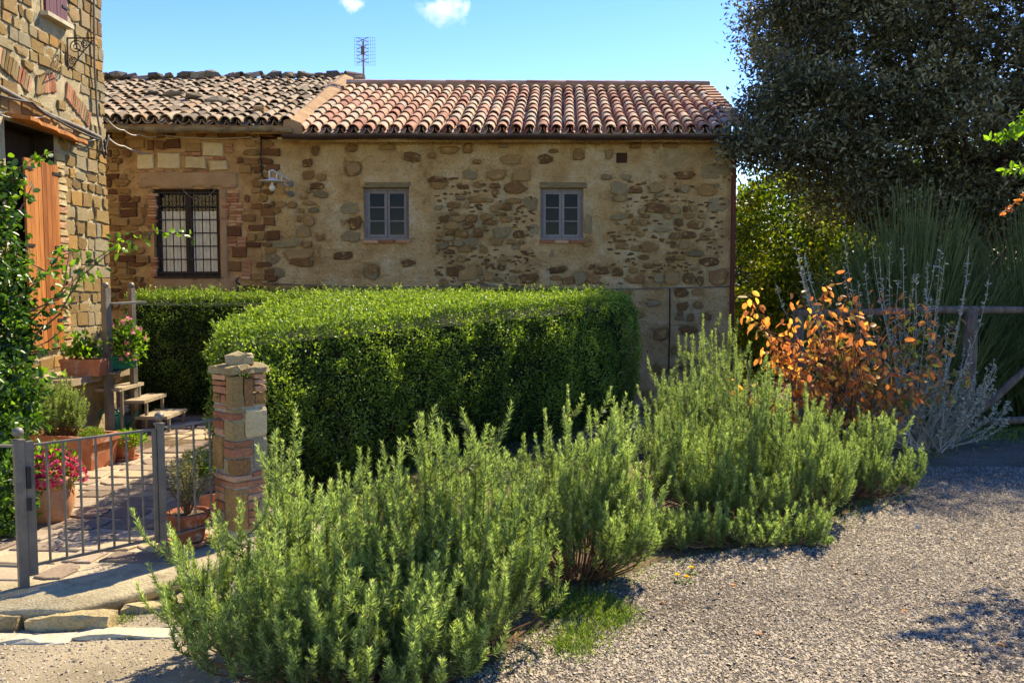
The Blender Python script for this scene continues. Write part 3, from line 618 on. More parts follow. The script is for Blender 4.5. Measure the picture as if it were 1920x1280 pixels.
def roof(parent, E0, E1, G0, G1, ncol, nrow, mat, seed, jit, keep=300, deck_mat=None, skip=0):
    """E eave line, G ridge line (left, right)"""
    g = random.Random(seed); vr = [tile_mesh('tile', mat, seed+i) for i in range(10)]
    rf = bpy.data.objects.new('roof', None); link(rf, parent, Matrix.Translation((E0+E1)/2))
    n = ((E1-E0).cross(G0-E0)).normalized()
    b = MB(); lo = -n*.16; top = -n*.035
    b.add([E0+top, E1+top, G1+top, G0+top, E0+lo, E1+lo, G1+lo, G0+lo], [(0,1,2,3),(7,6,5,4),(0,4,5,1),(1,5,6,2),(2,6,7,3),(3,7,4,0)])
    b.build('roof_deck', deck_mat or M['plaster'], rf)
    tiles = []
    sv, sf, sr = [], [], []
    def matx(c, r, flip=False, lift=0):
        t = c/(ncol-1) if ncol > 1 else 0
        e = E0.lerp(E1, t); k = G0.lerp(G1, t); d = (k-e).normalized(); q = e.lerp(k, r/nrow)
        side = d.cross(n).normalized(); nn = side.cross(d)
        j = lambda a: g.gauss(0, a)
        Mx = Matrix((side, d, nn)).transposed().to_4x4()
        tilt = Matrix.Rotation(R(-2.2)+j(jit*.5), 4, 'X') @ Matrix.Rotation(j(jit*.8), 4, 'Z') @ Matrix.Rotation(j(jit), 4, 'Y')
        wavy = .03*math.sin(c*.37+seed)*jit*12
        return Matrix.Translation(q+nn*(lift+j(jit*.1)+wavy*.3)+side*j(jit*.12)+d*(j(jit*.35))) @ Mx @ tilt @ (Matrix.Rotation(math.pi, 4, 'Y') if flip else Matrix.Identity(4))
    cnt = 0
    for r in range(nrow):
        for c in range(ncol):
            me = vr[g.randrange(10)]; Mx = matx(c, r, lift=.03)
            if cnt < keep: link(bpy.data.objects.new('tile', me), rf, Mx); cnt += 1
            else:
                o = len(sv); sv += [tuple(Mx @ v.co) for v in me.vertices]; sf += [tuple(i+o for i in p.vertices) for p in me.polygons]; sr += [g.random()]*len(me.vertices)
        for c in range(ncol-1):
            me = vr[g.randrange(10)]; Mx = matx(c+.5, r, True, .055); o = len(sv)
            sv += [tuple(Mx @ v.co) for v in me.vertices]; sf += [tuple(i+o for i in p.vertices) for p in me.polygons]; sr += [g.random()]*len(me.vertices)
    me = bpy.data.meshes.new('pan_tiles'); me.from_pydata(sv, [], sf); a = me.attributes.new('rnd', 'FLOAT', 'POINT'); a.data.foreach_set('value', sr)
    tag(mobj('pan_tiles', me, mat, rf), kind='stuff')
    return rf, n
E0, E1 = at(562, 247, FY-.3), at(1372, 247, FY-.3); G0, G1 = at(664, 166, 17.4), at(1306, 168, 17.4)
rf, rn = roof(house, E0, E1, G0, G1, 33, 11, M['tile'], 40, .025)
# ridge cover: bedding mortar and long ridge tiles
b = MB(); up = Vector((0, 0, 1)); b.bar(G0+Vector((-.1,.05,.03)), G1+Vector((.1,.05,.03)), .28, .14); b.build('ridge_mortar', M['render'], rf)
g = random.Random(8); x = G0.x-.15; rt = [tile_mesh('ridge_tile', M['tile'], 70+i, .12, .11, .47) for i in range(4)]
while x < G1.x+.05:
    t = (x-G0.x)/(G1.x-G0.x); p = G0.lerp(G1, t)+Vector((0, .06, .07))
    link(bpy.data.objects.new('ridge_tile', g.choice(rt)), rf, Matrix.Translation(p) @ Matrix.Rotation(-math.pi/2, 4, 'Z') @ Matrix.Rotation(g.gauss(0, .02), 4, 'Y')); x += .4
# verge slabs at the right hand gable, stepped
dv = (G1-E1); L = dv.length; dvn = dv.normalized()
for k in range(14):
    p = E1+dvn*(L*(k+.5)/14)+Vector((.17, 0, .075)); o = MB().box((0,0,0), (.26, L/14*1.15, .045)).build('verge_tile', M['tile'], rf, M=Matrix.Translation(p) @ dvn.to_track_quat('Y', 'Z').to_matrix().to_4x4() @ Matrix.Rotation(R(-5), 4, 'X'))
b = MB(); B0, B1 = Vector((E1.x, 20.6, 4.2)), Vector((E0.x, 20.6, 4.2))
b.add([G0, G1, B0, B1], [(0,1,2,3)]); b.build('rear_slope', M['tile'], rf)
b = MB(); b.add([(HX1-.02, FY, EZ), (HX1-.02, 17.4, G1.z-.1), (HX1-.02, FY+5.4, EZ)], [(0,2,1)]); b.build('gable', M['plaster'], house)
# gutter of dark metal
def gutter(name, p0, p1, r, mat, parent):
    b = MB(); n = 8; d = (p1-p0).normalized(); vs = []
    K = 12
    for i in range(K+1):
        c = p0.lerp(p1, i/K)+Vector((0, 0, -.012*math.sin(i*1.7)))
        for rr in (r, r-.006):
            for j in range(n+1): t = math.pi+math.pi*j/n; vs.append(c+Vector((0, math.cos(t)*rr, math.sin(t)*rr)))
    m = 2*(n+1); fs = []
    for i in range(K):
        for j in range(n):
            o = i*m+j; fs.append((o, o+m, o+m+1, o+1)); o += n+1; fs.append((o, o+1, o+m+1, o+m))
        o = i*m; fs.append((o, o+n+1, o+m+n+1, o+m)); fs.append((o+n, o+m+n, o+m+2*n+1, o+2*n+1))
    for i in (0, K): fs.append(tuple(i*m+j for j in range(n+1)))
    b.add(vs, fs); gt = b.build(name, mat, parent)
    for i in range(1, 10):
        h = MB(); c = p0.lerp(p1, i/10); h.tube([c+Vector((0, math.cos(math.pi+math.pi*j/6)*(r+.004), math.sin(math.pi+math.pi*j/6)*(r+.004))) for j in range(7)], .006, 4)
        h.build('gutter_bracket', mat, gt)
    return gt
gutter('gutter', at(530, 252, FY-.34), at(1394, 254, FY-.34), .075, M['gutter_dark'], house)
p0, p1 = at(1377, 262, FY-.12), at(1371, 700, FY-.10); b = MB()
b.tube([at(1384, 258, FY-.3), at(1380, 272, FY-.2), p0+Vector((0,0,-.25)), p1, (p1.x, p1.y, -1.05)], .042, 10); dp = b.build('downpipe', M['pipe_red'], house, True)
for v in (300, 420, 535, 640):
    p = at(1376, v, FY-.1); MB().tube([p+Vector((0,0,-.012)), p+Vector((0,0,.012))], .05, 10).bar(p, p+Vector((0,.12,0)), .02, .02).build('pipe_clip', M['gutter_dark'], dp)

# ---------------- the old house with the grey roof
old = thing('old_stone_house', (-6.4, FY, 0), 'old rubble stone house with weathered grey tiled roof and one barred window', 'house')
W3 = rect(293, 411, 355, 518); OX0 = -11.0; OEZ = at(300, 244, FY).z
owall = relief('wall', OX0, HX0-.002, -.6, OEZ+.05, [W3], .04, AMP, 31, facade, M['mortar'], old)
b = MB(); b.box((OX0+.1, FY+4.5, 2), (.2, 8.6, 5.2)); b.box(((OX0+HX0)/2, FY+9.5, 2), (HX0-OX0, .2, 5.2)); b.box((HX0-.1, FY+4.8, 2), (.18, 9, 5.2))
b.add([(HX0-.012, FY+.3, OEZ-.1), (HX0-.012, 19, 6.2), (HX0-.012, FY+9.5, OEZ-.1)], [(0,2,1)]); b.build('side_wall', M['mortar'], old)
MB().box((-6.6, FY+.9, 2), (3, .05, 3)).build('room_back', M['dark_room'], old)
def prj(x, z): return 960+x/FY*F, 640-F*math.tan(math.atan((z-EYE)/FY)+PITCH)
g = random.Random(77)
special = []
def sp(lst, vs, proud, parent, k=540/1868, ox=180, oy=230, name='stone'):
    for (x, y, w_, h_) in lst:
        p = at(ox+x*k, oy+y*k, FY); special.append((p.x, p.z, w_*k/F*FY, h_*k/F*FY))
        put(name, g.choice(vs), (p.x, FY-.004, p.z), w_*k/F*FY, h_*k/F*FY, g.uniform(*proud), parent, 0, g.uniform(-.03, .03))
sp([(328,255,108,96),(478,252,152,98),(650,262,132,78),(800,280,112,60),(762,175,138,84)], BV['lime_block'], (.05, .062), owall)
sp([(270,135,100,66),(635,165,105,54),(898,705,100,62),(935,842,100,64),(900,930,90,60),(990,620,95,40)], BV['old_stone'], (.045, .055), owall)
br = []
for r in range(12):
    y = 452+r*19; 
    xs = [845, 895, 935][:3] if r > 3 else [875, 905]
    for x in xs: br.append((x+g.uniform(-6, 6), y, g.uniform(40, 52), 16))
for r in range(13): br += [(368+g.uniform(-8, 8), 470+r*19, 58, 16)]
for r in range(7): br += [(385+g.uniform(-6, 6), 880+r*19, 40, 16)]
for y in (748, 772, 795): br += [(885, y, 62, 18), (950, y, 60, 18)]
for y in (905, 930, 955, 985, 1005): br += [(978, y, 62, 18)]
br += [(585,205,45,22),(655,205,60,22),(740,232,60,18),(805,232,70,18),(870,150,40,18),(868,185,50,22),(600,312,60,14),(700,318,70,14),(300,318,60,14),(420,316,60,14)]
sp(br, BV['brick'], (.038, .05), owall, name='brick')
# grey render surround of the barred window
x0, x1, z0, z1 = W3; RS = []
def patch(name, u0, u1, v0, v1, seed, skip=None):
    p, q = at(u0, v1, FY), at(u1, v0, FY)
    def prof(a, z, o):
        ex = np.minimum(np.minimum(a-p.x, q.x-a), np.minimum(z-p.z, q.z-z))+.05*(fbm(a*9, z*9, seed)-.5)
        return np.where(ex < .03, -.05, .046+.18*o)
    h = [W3]; special.append(((p.x+q.x)/2, (p.z+q.z)/2, q.x-p.x, q.z-p.z))
    return relief('render_surround', p.x, q.x, p.z, q.z, h, .035, .03, seed, facade, M['render'], owall, prof)
patch('a', 256, 450, 318, 357, 3); patch('b', 409, 430, 350, 530, 4); patch('c', 285, 450, 517, 562, 5); patch('d', 283, 296, 350, 420, 6)
reveal('reveal', W3, FY, .045, .16, M['render'], old)
cnt = 0; z = 1.25
while z < OEZ:
    hh = g.uniform(.07, .15); x = -6.95+g.uniform(0, .15)
    while x < HX0+.12:
        ww = g.uniform(.1, .3); cx, cz = x+ww/2, z+hh/2+g.uniform(-.02, .02); x += ww+.012
        if any(abs(cx-a) < (ww+c)/2-.01 and abs(cz-e) < (hh+d)/2-.01 for a, e, c, d in special): continue
        if x0-.03 < cx+ww/2 and cx-ww/2 < x1+.03 and z0-.03 < cz+hh/2 and cz-hh/2 < z1+.03: continue
        if g.random() < .06: continue
        cnt += 1
        if cnt > 290: continue
        put('stone', g.choice(BV['old_stone'] if g.random() < .35 else SV['old_stone'] if g.random() < .8 else SV['stone']), (cx, FY-.004, cz), ww*1.02, hh*1.02, g.uniform(.042, .07), owall, 0, g.uniform(-.06, .06))
    z += hh+.008
# barred window
wn = bpy.data.objects.new('barred_window', None); link(wn, old, Matrix.Translation(((x0+x1)/2, FY, z0)))
f = MB(); y = FY+.09; t = .07
f.bar((x0+t/2,y,z0),(x0+t/2,y,z1),.06,t,(1,0,0)); f.bar((x1-t/2,y,z0),(x1-t/2,y,z1),.06,t,(1,0,0)); f.bar((x0+t,y,z1-.03),(x1-t,y,z1-.03),.058,.06); f.bar((x0+t,y,z0+.04),(x1-t,y,z0+.04),.058,.08)
xm = (x0+x1)/2; f.bar((xm,y-.005,z0+.08),(xm,y-.005,z1-.06),.06,.1,(1,0,0)); f.build('frame', M['dark_wood'], wn)
for a, c in ((x0+t, xm-.05), (xm+.05, x1-t)):
    MB().add([(a,y+.005,z0+.08),(c,y+.005,z0+.08),(c,y+.005,z1-.06),(a,y+.005,z1-.06)], [(0,1,2,3)]).build('pane', M['clear_glass'], wn)
    cu = MB(); zt = z0+.08+(z1-z0-.14)*.78; n = 22; vs = []
    for i in range(n+1):
        xx = a+(c-a)*i/n; yy = y+.035+.012*math.sin(i*2.1)+.006*math.sin(i*.9); vs += [(xx, yy, z0+.08), (xx, yy, zt-.01*math.sin(i*.8)**2)]
    cu.add(vs, [(2*i, 2*i+2, 2*i+3, 2*i+1) for i in range(n)]).build('curtain', M['curtain'], wn, True)
gr = MB()
for i in range(9):
    xx = x0+.05+(x1-x0-.1)*i/8; gr.tube([(xx, FY+.015, z0), (xx, FY+.015, z1)], .0085, 6)
gr.build('upright_bars', M['iron'], wn); gr = MB()
for i in range(7):
    zz = z0+.06+(z1-z0-.12)*i/6; gr.bar((x0, FY+.002, zz), (x1, FY+.002, zz), .006, .02)
gr.build('cross_bars', M['iron'], wn)
MB().box((xm, FY-.01, z0-.018), (x1-x0+.02, .12, .03)).build('sill', M['dark_wood'], wn)
# roof of the old house
OE0, OE1 = at(60, 226, FY-.35), at(536, 232, FY-.35); OG1 = at(640, 150, 18.8); OG0 = OG1+Vector((OE0.x-OE1.x-1.5, 0, -.1)); OE0.x -= 1.5
orf, on = roof(old, OE0, OE1, OG0, OG1, 30, 16, M['old_tile'], 90, .065, 300, M['mortar'])
b = MB(); b.add([OG0+Vector((0,0,-.03)), OG1+Vector((0,0,-.03)), Vector((OE1.x, 24, 4.2)), Vector((OE0.x, 24, 4.2))], [(0,1,2,3)]); b.build('rear_slope', M['old_tile'], orf)
g = random.Random(9); rt = [tile_mesh('ridge_tile', M['old_tile'], 170+i, .11, .1, .42) for i in range(4)]; x = OG0.x
while x < OG1.x+.1:
    t = (x-OG0.x)/(OG1.x-OG0.x); p = OG0.lerp(OG1, t)+Vector((0, 0, .05))
    link(bpy.data.objects.new('ridge_tile', g.choice(rt)), orf, Matrix.Translation(p) @ Matrix.Rotation(-math.pi/2+g.gauss(0, .2), 4, 'Z') @ Matrix.Rotation(g.gauss(0, .2), 4, 'Y') @ Matrix.Rotation(g.gauss(0, .1), 4, 'X')); x += g.uniform(.28, .4)
# mortared verge between the two roofs
b = MB(); A0, A1 = at(545, 234, FY-.36), at(652, 145, 18.8); vs = []; K = 24
for i in range(K+1):
    c = A0.lerp(A1, i/K); j = lambda: .02*(g.random()-.5)
    for (dx, dz) in ((-.13,-.12), (-.12,.07), (.0,.10), (.16,.02), (.2,-.2)): vs.append((c.x+dx+j(), c.y, c.z+dz+j()))
b.add(vs, [(i*5+j, i*5+j+1, i*5+j+6, i*5+j+5) for i in range(K) for j in range(4)]+[(4,3,2,1,0)]); b.build('verge_mortar', M['render'], orf)
for k in range(2):
    p = A1+Vector((-.02, -.2, -.02-.06*k)); link(bpy.data.objects.new('verge_tile', rt[k]), orf, Matrix.Translation(p) @ Matrix.Rotation(R(-60-8*k), 4, 'Z') @ Matrix.Rotation(R(20), 4, 'Y'))
for me in []: pass
gutter('gutter', at(150, 239, FY-.4), at(548, 240, FY-.4), .07, M['gutter_old'], old)
# loose stones weighting the old roof
def rock_mesh(seed):
    import bmesh
    bm = bmesh.new(); bmesh.ops.create_icosphere(bm, subdivisions=1, radius=.5); g = random.Random(seed)
    for v in bm.verts: v.co *= g.uniform(.75, 1.2); v.co.z *= .8
    me = bpy.data.meshes.new('rock'); bm.to_mesh(me); bm.free(); me.materials.append(M['rock']); return me
RK = [rock_mesh(i) for i in range(8)]
def onroof(u, v):
    a, bz = ray(u, v); d = Vector((a, 1, bz)); o = Vector((0, 0, EYE)); t = (OE1-o).dot(on)/d.dot(on); return o+d*t
SU = [(200,150),(222,147),(292,150),(318,150),(350,148),(375,146),(398,144),(438,146),(470,146),(513,142),(540,140),(570,136),(603,136),(628,138)]
for i, (u, v) in enumerate(SU):
    t = (u-200)/430; Yr = 18.75; p = at(u, v-2, Yr); q = g.uniform(.24, .42)
    o = link(bpy.data.objects.new('loose_stone', RK[i % 8]), None, Matrix.Translation((p.x, Yr, OG1.z+.07)) @ Matrix.Rotation(g.uniform(0, 6), 4, 'Z') @ Matrix.Rotation(g.uniform(-.3,.3), 4, 'X') @ Matrix.Diagonal((q*1.4, q, q*.85, 1)))
    tag(o, 'dark lichened stone lying along the ridge of the grey tiled roof', 'stone', 'stones along the ridge of the old roof')
SE = [(290,190,.3),(327,193,.4),(366,198,.42),(410,203,.45),(585,158,.34),(545,174,.26),(468,200,.34),(570,185,.3)]
for i, (u, v, q) in enumerate(SE):
    p = onroof(u, v)+on*.13
    o = link(bpy.data.objects.new('loose_stone', RK[(i+3) % 8]), None, Matrix.Translation(p) @ Matrix.Rotation(g.uniform(0, 6), 4, 'Z') @ Matrix.Rotation(R(22), 4, 'X') @ Matrix.Diagonal((q*1.2, q*.8, q*.42, 1)))
    tag(o, 'flat brown stone lying loose on the slope of the grey tiled roof', 'stone', 'stones lying on the slope of the old roof')
# ---------------- the neighbouring tall building on the left
nb = thing('tall_stone_building', (-8, 8.5, 0), 'tall squared-stone building with orange wooden shutters beside the terrace', 'building')
def side(a, z, o): return (WX+o, a, z)
DO = (8.83, 9.77, .95, 3.36); UW = (9.62, 10.12, 4.66, 6.0)
nw = relief('wall', 5.0, 11.0, -.1, 8.6, [DO, UW], .05, .05, 51, side, M['ashlar_mortar'], nb)
b = MB(); b.box((-8.8, 5.1, 4.2), (7.1, .2, 8.8)); b.box((-8.8, 10.88, 4.2), (7.16, .2, 8.8)); b.box((-12.3, 8, 4.2), (.2, 5.5, 8.8)); b.build('side_wall', M['ashlar_mortar'], nb)
b = MB(); b.add([(-12.8,4.6,8.7),(-4.7,4.6,8.7),(-4.7,11.5,8.7),(-12.8,11.5,8.7),(-12.8,8,10.2),(-4.7,8,10.2)], [(0,1,5,4),(3,4,5,2),(0,4,3),(1,2,5),(0,3,2,1)]); b.build('roof', M['old_tile'], nb)
g = random.Random(21); z = .62; cnt = 0; xs_v, xs_f, xs_r = [], [], []
arch = [(-6+k*6.2, 104+k*6.0, 16+k*.8) for k in range(10)]+[(66+k*4.4, 161-k*.8, 14-k*3) for k in range(8)]+[(122+k*4, 172+k*5.2, 14+k) for k in range(11)]
AB = []
for (u, v, rl) in arch:
    p = at_x(u, v, WX); AB.append((p.y, p.z)); put('brick', g.choice(BV['brick'] if g.random() < .5 else BV['ashlar']), (WX+.004, p.y, p.z), .052, .21, .034, nw, R(90), R(rl))
while z < 6.2:
    hh = g.uniform(.09, .19); y = 8.45+g.uniform(0, .2)
    while y < 10.98:
        ww = g.uniform(.11, .3)
        if y+ww > 10.9: ww = 11.01-y
        cy, cz = y+ww/2, z+hh/2; y += ww+.014
        if any(abs(cy-h0) < ww/2+.04 and abs(cz-h1) < hh/2+.1 for h0, h1 in AB): continue
        bad = False
        for h in (DO, UW):
            if h[0]-.02 < cy+ww/2 and cy-ww/2 < h[1]+.02 and h[2]-.05 < cz+hh/2 and cz-hh/2 < h[3]+.05: bad = True
        if bad:
            # small bricks fill beside the openings
            continue
        cnt += 1
        me = g.choice(BV['ashlar'] if g.random() < .78 else AV)
        if cnt > 290:
            o_ = len(xs_v); d_ = g.uniform(.022, .044); xs_v += [(WX+.003-q.co.y*d_, cy+q.co.x*ww*.98, cz+q.co.z*hh*.97) for q in me.vertices]; xs_f += [tuple(i+o_ for i in f_.vertices) for f_ in me.polygons]; xs_r += [g.random()]*len(me.vertices)
            continue
        put('stone', me, (WX+.003, cy, cz+g.uniform(-.01, .01)), ww*1.03, hh*1.03, g.uniform(.022, .04), nw, R(90), g.uniform(-.04, .04))
    z += hh+.012
me = bpy.data.meshes.new('upper_stones'); me.from_pydata(xs_v, [], xs_f); me.attributes.new('rnd', 'FLOAT', 'POINT').data.foreach_set('value', xs_r); tag(mobj('upper_stones', me, M['ashlar'], nw), kind='stuff')
for k in range(26):      # brick jambs of the shuttered window
    zz = DO[2]+.05+k*.085
    if zz < DO[3]-.1: put('brick', g.choice(BV['brick'] if g.random() < .35 else BV['lime_block']), (WX+.004, DO[1]+.1+g.uniform(-.02, .02), zz), g.uniform(.16, .22), .07, .05, nw, R(90), g.uniform(-.03, .03))
def jamb(h, mat, depth=.25):
    y0, y1, z0, z1 = h; xo, xi = WX+.022, WX-depth; b = MB()
    b.add([(xo,y0,z0),(xi,y0,z0),(xi,y0,z1),(xo,y0,z1)], [(0,1,2,3)]); b.add([(xo,y1,z0),(xi,y1,z0),(xi,y1,z1),(xo,y1,z1)], [(0,3,2,1)])
    b.add([(xo,y0,z1),(xo,y1,z1),(xi,y1,z1),(xi,y0,z1)], [(0,1,2,3)]); b.add([(xo,y0,z0),(xo,y1,z0),(xi,y1,z0),(xi,y0,z0)], [(0,3,2,1)]); b.add([(xi,y0,z0),(xi,y1,z0),(xi,y1,z1),(xi,y0,z1)], [(0,1,2,3)])
    return b.build('reveal', mat, nb)
jamb(DO, M['dark_wood']); jamb(UW, M['ashlar_mortar'], .12)  # dark wood colour on the first recess stands in for its shade
def leaf(ya, yb, z0, z1, mat, npl, x, name='shutter'):
    sh = bpy.data.objects.new(name, None); link(sh, nb, Matrix.Translation((x, (ya+yb)/2, z0))); wd = (yb-ya)/npl
    for i in range(npl): MB().box((0,0,0), (.026, wd-.005, z1-z0)).build('plank', mat, sh, M=Matrix.Translation((x+g.uniform(-.001,.001), ya+wd*(i+.5), (z0+z1)/2)))
    for f_ in (.13, .87): MB().box((x-.025, (ya+yb)/2, z0+(z1-z0)*f_), (.02, yb-ya-.02, .09)).build('batten', mat, sh)
    return sh
s1 = leaf(9.10, 9.42, .97, 3.02, M['larch'], 4, WX+.05); s2 = leaf(9.425, 9.765, .97, 3.02, M['larch'], 4, WX+.052)
for sh, yy, d in ((s2, 9.77, 1), (s1, 9.1, -1)):
    for zz in (1.28, 2.1, 2.92): MB().box((WX+.07, yy-d*.05, zz), (.008, .16, .03)).box((WX+.065, yy+d*.03, zz), (.02, .03, .06)).build('hinge', M['iron'], sh)
leaf(9.64, 9.865, 4.70, 6.0, M['shutter'], 3, WX+.05); s3 = leaf(9.872, 10.1, 4.70, 6.0, M['shutter'], 3, WX+.05)
for zz in (4.85,): MB().box((WX+.068, 10.06, zz), (.008, .16, .025)).box((WX+.068, 9.68, zz+.06), (.008, .16, .025)).build('hinge', M['iron'], s3)
MB().box((WX+.03, 9.87, 4.655), (.16, .56, .045)).build('sill', M['pale_slab'], nb)
# timber board over the shutters
p, q = at_x(18, 241, WX+.16), at_x(142, 268, WX+.1)
b = MB(); K = 10; vs = []
for i in range(K+1):
    t = i/K; yy = 8.86+1.38*t; wx = .28-.1*t+.02*math.sin(i*2.2); zz = 3.42-.03*t
    vs += [(WX-.05, yy, zz+.03), (WX-.05, yy, zz-.02), (WX+wx, yy, zz-.06), (WX+wx, yy, zz-.022)]
b.add(vs, [(i*4+j, i*4+(j+1) % 4, i*4+4+(j+1) % 4, i*4+4+j) for i in range(K) for j in range(4)]+[(0,1,2,3), (K*4+3,K*4+2,K*4+1,K*4)]); b.build('lintel_board', M['larch'], nb)
# ---------------- cables and pipe on the building
def cablething(name, pts, r, mat, label, cat='cable', group=None, n=6, sag=0):
    P = []
    for i in range(len(pts)-1):
        a, c = Vector(pts[i]), Vector(pts[i+1])
        for k in range(10): t = k/10; P.append(a.lerp(c, t)-Vector((0, 0, sag*4*t*(1-t))))
    P.append(Vector(pts[-1])); return tag(MB().tube(P, r, n).build(name, mat, None, True), label, cat, group)
X1 = WX+.085
cablething('conduit', [at_x(-40,143,X1), at_x(20,176,X1), at_x(95,217,X1), at_x(150,240,X1), at_x(188,259,X1)], .028, M['cable'], 'thick grey conduit slanting across the squared-stone wall')
cablething('cable', [at_x(-30,168,X1+.03), at_x(60,192,X1+.03), at_x(100,221,X1+.03), at_x(186,262,X1+.03)], .012, M['iron'], 'thin black cable tied under the grey conduit', sag=.02)
cablething('cable', [at_x(0,214,X1), at_x(45,217,X1), at_x(95,214,X1), at_x(150,262,X1), at_x(188,257,X1)], .007, M['cable_white'], 'thin pale cable looping above the timber lintel board', sag=.03)
cablething('cable', [at_x(176,-10,X1-.02), at_x(177,120,X1-.02), at_x(182,215,X1-.02), at_x(190,262,X1-.02), at_x(193,285,X1)], .012, M['cable'], 'upright grey cable beside the corner of the squared-stone building')
cablething('cable', [(WX+.05, 11.02, at_x(190,222,WX).z), at(232,244,12.6), at(262,252,13.6), at(300,253,13.9), at(470,257,13.92), at(488,258,13.92)], .009, M['cable_white'], 'pale cable swung from the building corner to under the old gutter', sag=.04)
cablething('cable', [(WX+.05, 11.02, at_x(190,256,WX).z), at(232,274,12.8), at(281,288,13.94)], .011, M['cable_white'], 'pale twisted cable from the building corner to the rubble wall', sag=.03)
cablething('cable', [(WX+.06, 11.02, at_x(190,252,WX).z), at_x(193,285,X1), at_x(199,291,X1), at_x(196,262,X1)], .014, M['iron'], 'short black loop of cable hanging at the building corner', sag=.05)
# scrolled iron bracket
br_ = thing('scroll_bracket', (WX, 10.0, 4.3), 'scrolled wrought iron bracket fixed below the purple shutters', 'bracket')
yb = at_x(114, 80, WX).y; zt = at_x(114, 72, WX).z; zb = at_x(114, 132, WX).z; x = WX+.075
MB().bar((x, yb, zb), (x, yb, zt), .014, .014).build('back_bar', M['iron'], br_); MB().bar((x, yb, zt), (x+.32, yb, zt+.0), .014, .014).build('arm', M['iron'], br_)
for (cx, cz, r0, tw) in ((x+.1, zt-.1, .085, 1), (x+.2, zt-.065, .05, -1), (x+.06, zt-.26, .05, 1)):
    P = [(cx+r0*(1-k/34)*math.cos(tw*k*.42), yb, cz+r0*(1-k/34)*math.sin(tw*k*.42)) for k in range(30)]; MB().tube(P, .006, 5).build('scroll', M['iron'], br_, True)
MB().tube([(x, yb, zb+.02), (x+.06, yb, zt-.32), (x+.14, yb, zt-.2), (x+.3, yb, zt-.02)], .006, 5).build('scroll', M['iron'], br_)
# ---------------- wall lamp
lp = thing('wall_lamp', at(545, 345, FY), 'white enamel dish lamp with a bare bulb on the plastered wall', 'lamp')
c = at(510, 338, FY-.55)
MB().lathe([(.0, .035), (.04, .034), (.06, .012), (.2, -.018), (.205, -.026), (.195, -.028), (.05, -.006), (0, -.004)], c, 28).build('shade', M['white_metal'], lp, True)
MB().lathe([(0, .0), (.018, 0), (.018, -.05), (.026, -.06), (.044, -.1), (.046, -.125), (.034, -.16), (.0, -.172)], c, 16).build('bulb', M['white_metal'], lp, True)
w1, w2 = at(545, 345, FY), at(546, 362, FY); wr = .013
a1 = [c+Vector((-.04,0,.03)), c+Vector((-.04,0,.14)), c+Vector((0,0.02,.16)), at(538, 334, FY-.1), w1]
MB().tube(a1, wr, 8).build('upper_arm', M['white_metal'], lp, True)
MB().tube([c+Vector((.1,.04,.0)), at(527, 340, FY-.3), at(535, 347, FY-.1), at(546, 350, FY)], wr, 8).build('lower_arm', M['white_metal'], lp, True)
MB().tube([at(528, 330, FY-.28), at(527, 340, FY-.3)], .01, 6).tube([at(519, 325, FY-.45), at(518, 336, FY-.47)], .01, 6).build('strut', M['white_metal'], lp)
MB().tube([at(531, 343, FY-.2), at(531, 356, FY-.2), at(538, 362, FY-.1), at(546, 364, FY)], .011, 8).build('brace', M['galv'], lp, True)
for p in (w1, at(546, 364, FY)): MB().tube([p+Vector((0,.02,0)), p+Vector((0,-.06,0))], .05, 12).build('wall_plate', M['cable'], lp)
cablething('cable', [at(490,262,13.93), at(489,300,13.93), at(490,318,13.93), at(493,331,13.7), c+Vector((-.1,0,.02))], .011, M['iron'], 'black cable dropping from the gutter to the dish lamp')
YC = FY-.06
cablething('cable', [at(497,531,YC), at(560,534,YC), at(700,539,YC), at(830,537,YC), at(900,534,YC), at(1000,541,YC), at(1100,543,YC), at(1250,540,YC), at(1371,537,YC)], .011, M['cable'], 'grey cable strung level along the plastered wall')
cablething('cable', [at(1256,541,YC), at(1256,600,YC), at(1254,690,YC), at(1247,702,YC)], .013, M['iron'], 'dark upright cable dropping down the plastered wall')
cablething('cable', [at(1029,494,YC), at(1028,541,YC)], .005, M['cable_white'], 'short thin pale wire below the right-hand grey window')
cablething('cable', [at(340,352,13.9), at(362,372,13.88), at(385,372,13.88), at(407,350,13.9)], .006, M['cable'], 'thin wire drooping across the barred window', sag=.02)
# iron hook tangle on old wall
cablething('wall_hook', [at(448,520,13.94), at(442,528,13.9), at(449,532,13.92), at(446,540,13.9), at(447,556,13.94)], .012, M['iron'], 'rusty iron tap fitting below the barred window', 'hook')
# ---------------- aerial and ridge wire
an = thing('roof_aerial', at(683, 158, 17.8), 'grid panel television aerial on a thin pole above the roofs', 'aerial'); y = 17.8
top = at(681, 78, y); MB().tube([at(682, 165, y), top], .02, 8).build('pole', M['galv'], an)
h0, h1 = at(664, 70, y), at(703, 122, y); gm = MB()
for i in range(10): xx = h0.x+(h1.x-h0.x)*i/9; gm.tube([(xx, y+.03, h0.z), (xx, y+.03, h1.z)], .0025, 4)
for i in range(9): zz = h1.z+(h0.z-h1.z)*i/8; gm.tube([(h0.x, y+.03, zz), (h1.x, y+.03, zz)], .0025, 4)
gm.build('reflector_grid', M['galv'], an)
gm = MB()
for k in range(4): zz = h1.z+(h0.z-h1.z)*(k+.5)/4; gm.bar((top.x-.12, y-.06, zz+.05), (top.x+.12, y-.06, zz-.05), .012, .012); gm.bar((top.x-.12, y-.06, zz-.05), (top.x+.12, y-.06, zz+.05), .012, .012)
gm.build('dipoles', M['galv'], an); MB().box((top.x, y-.06, (h0.z+h1.z)/2), (.07, .05, .16)).build('junction_box', M['cable'], an)
dsh = MB(); p = at(690, 156, 17.9)
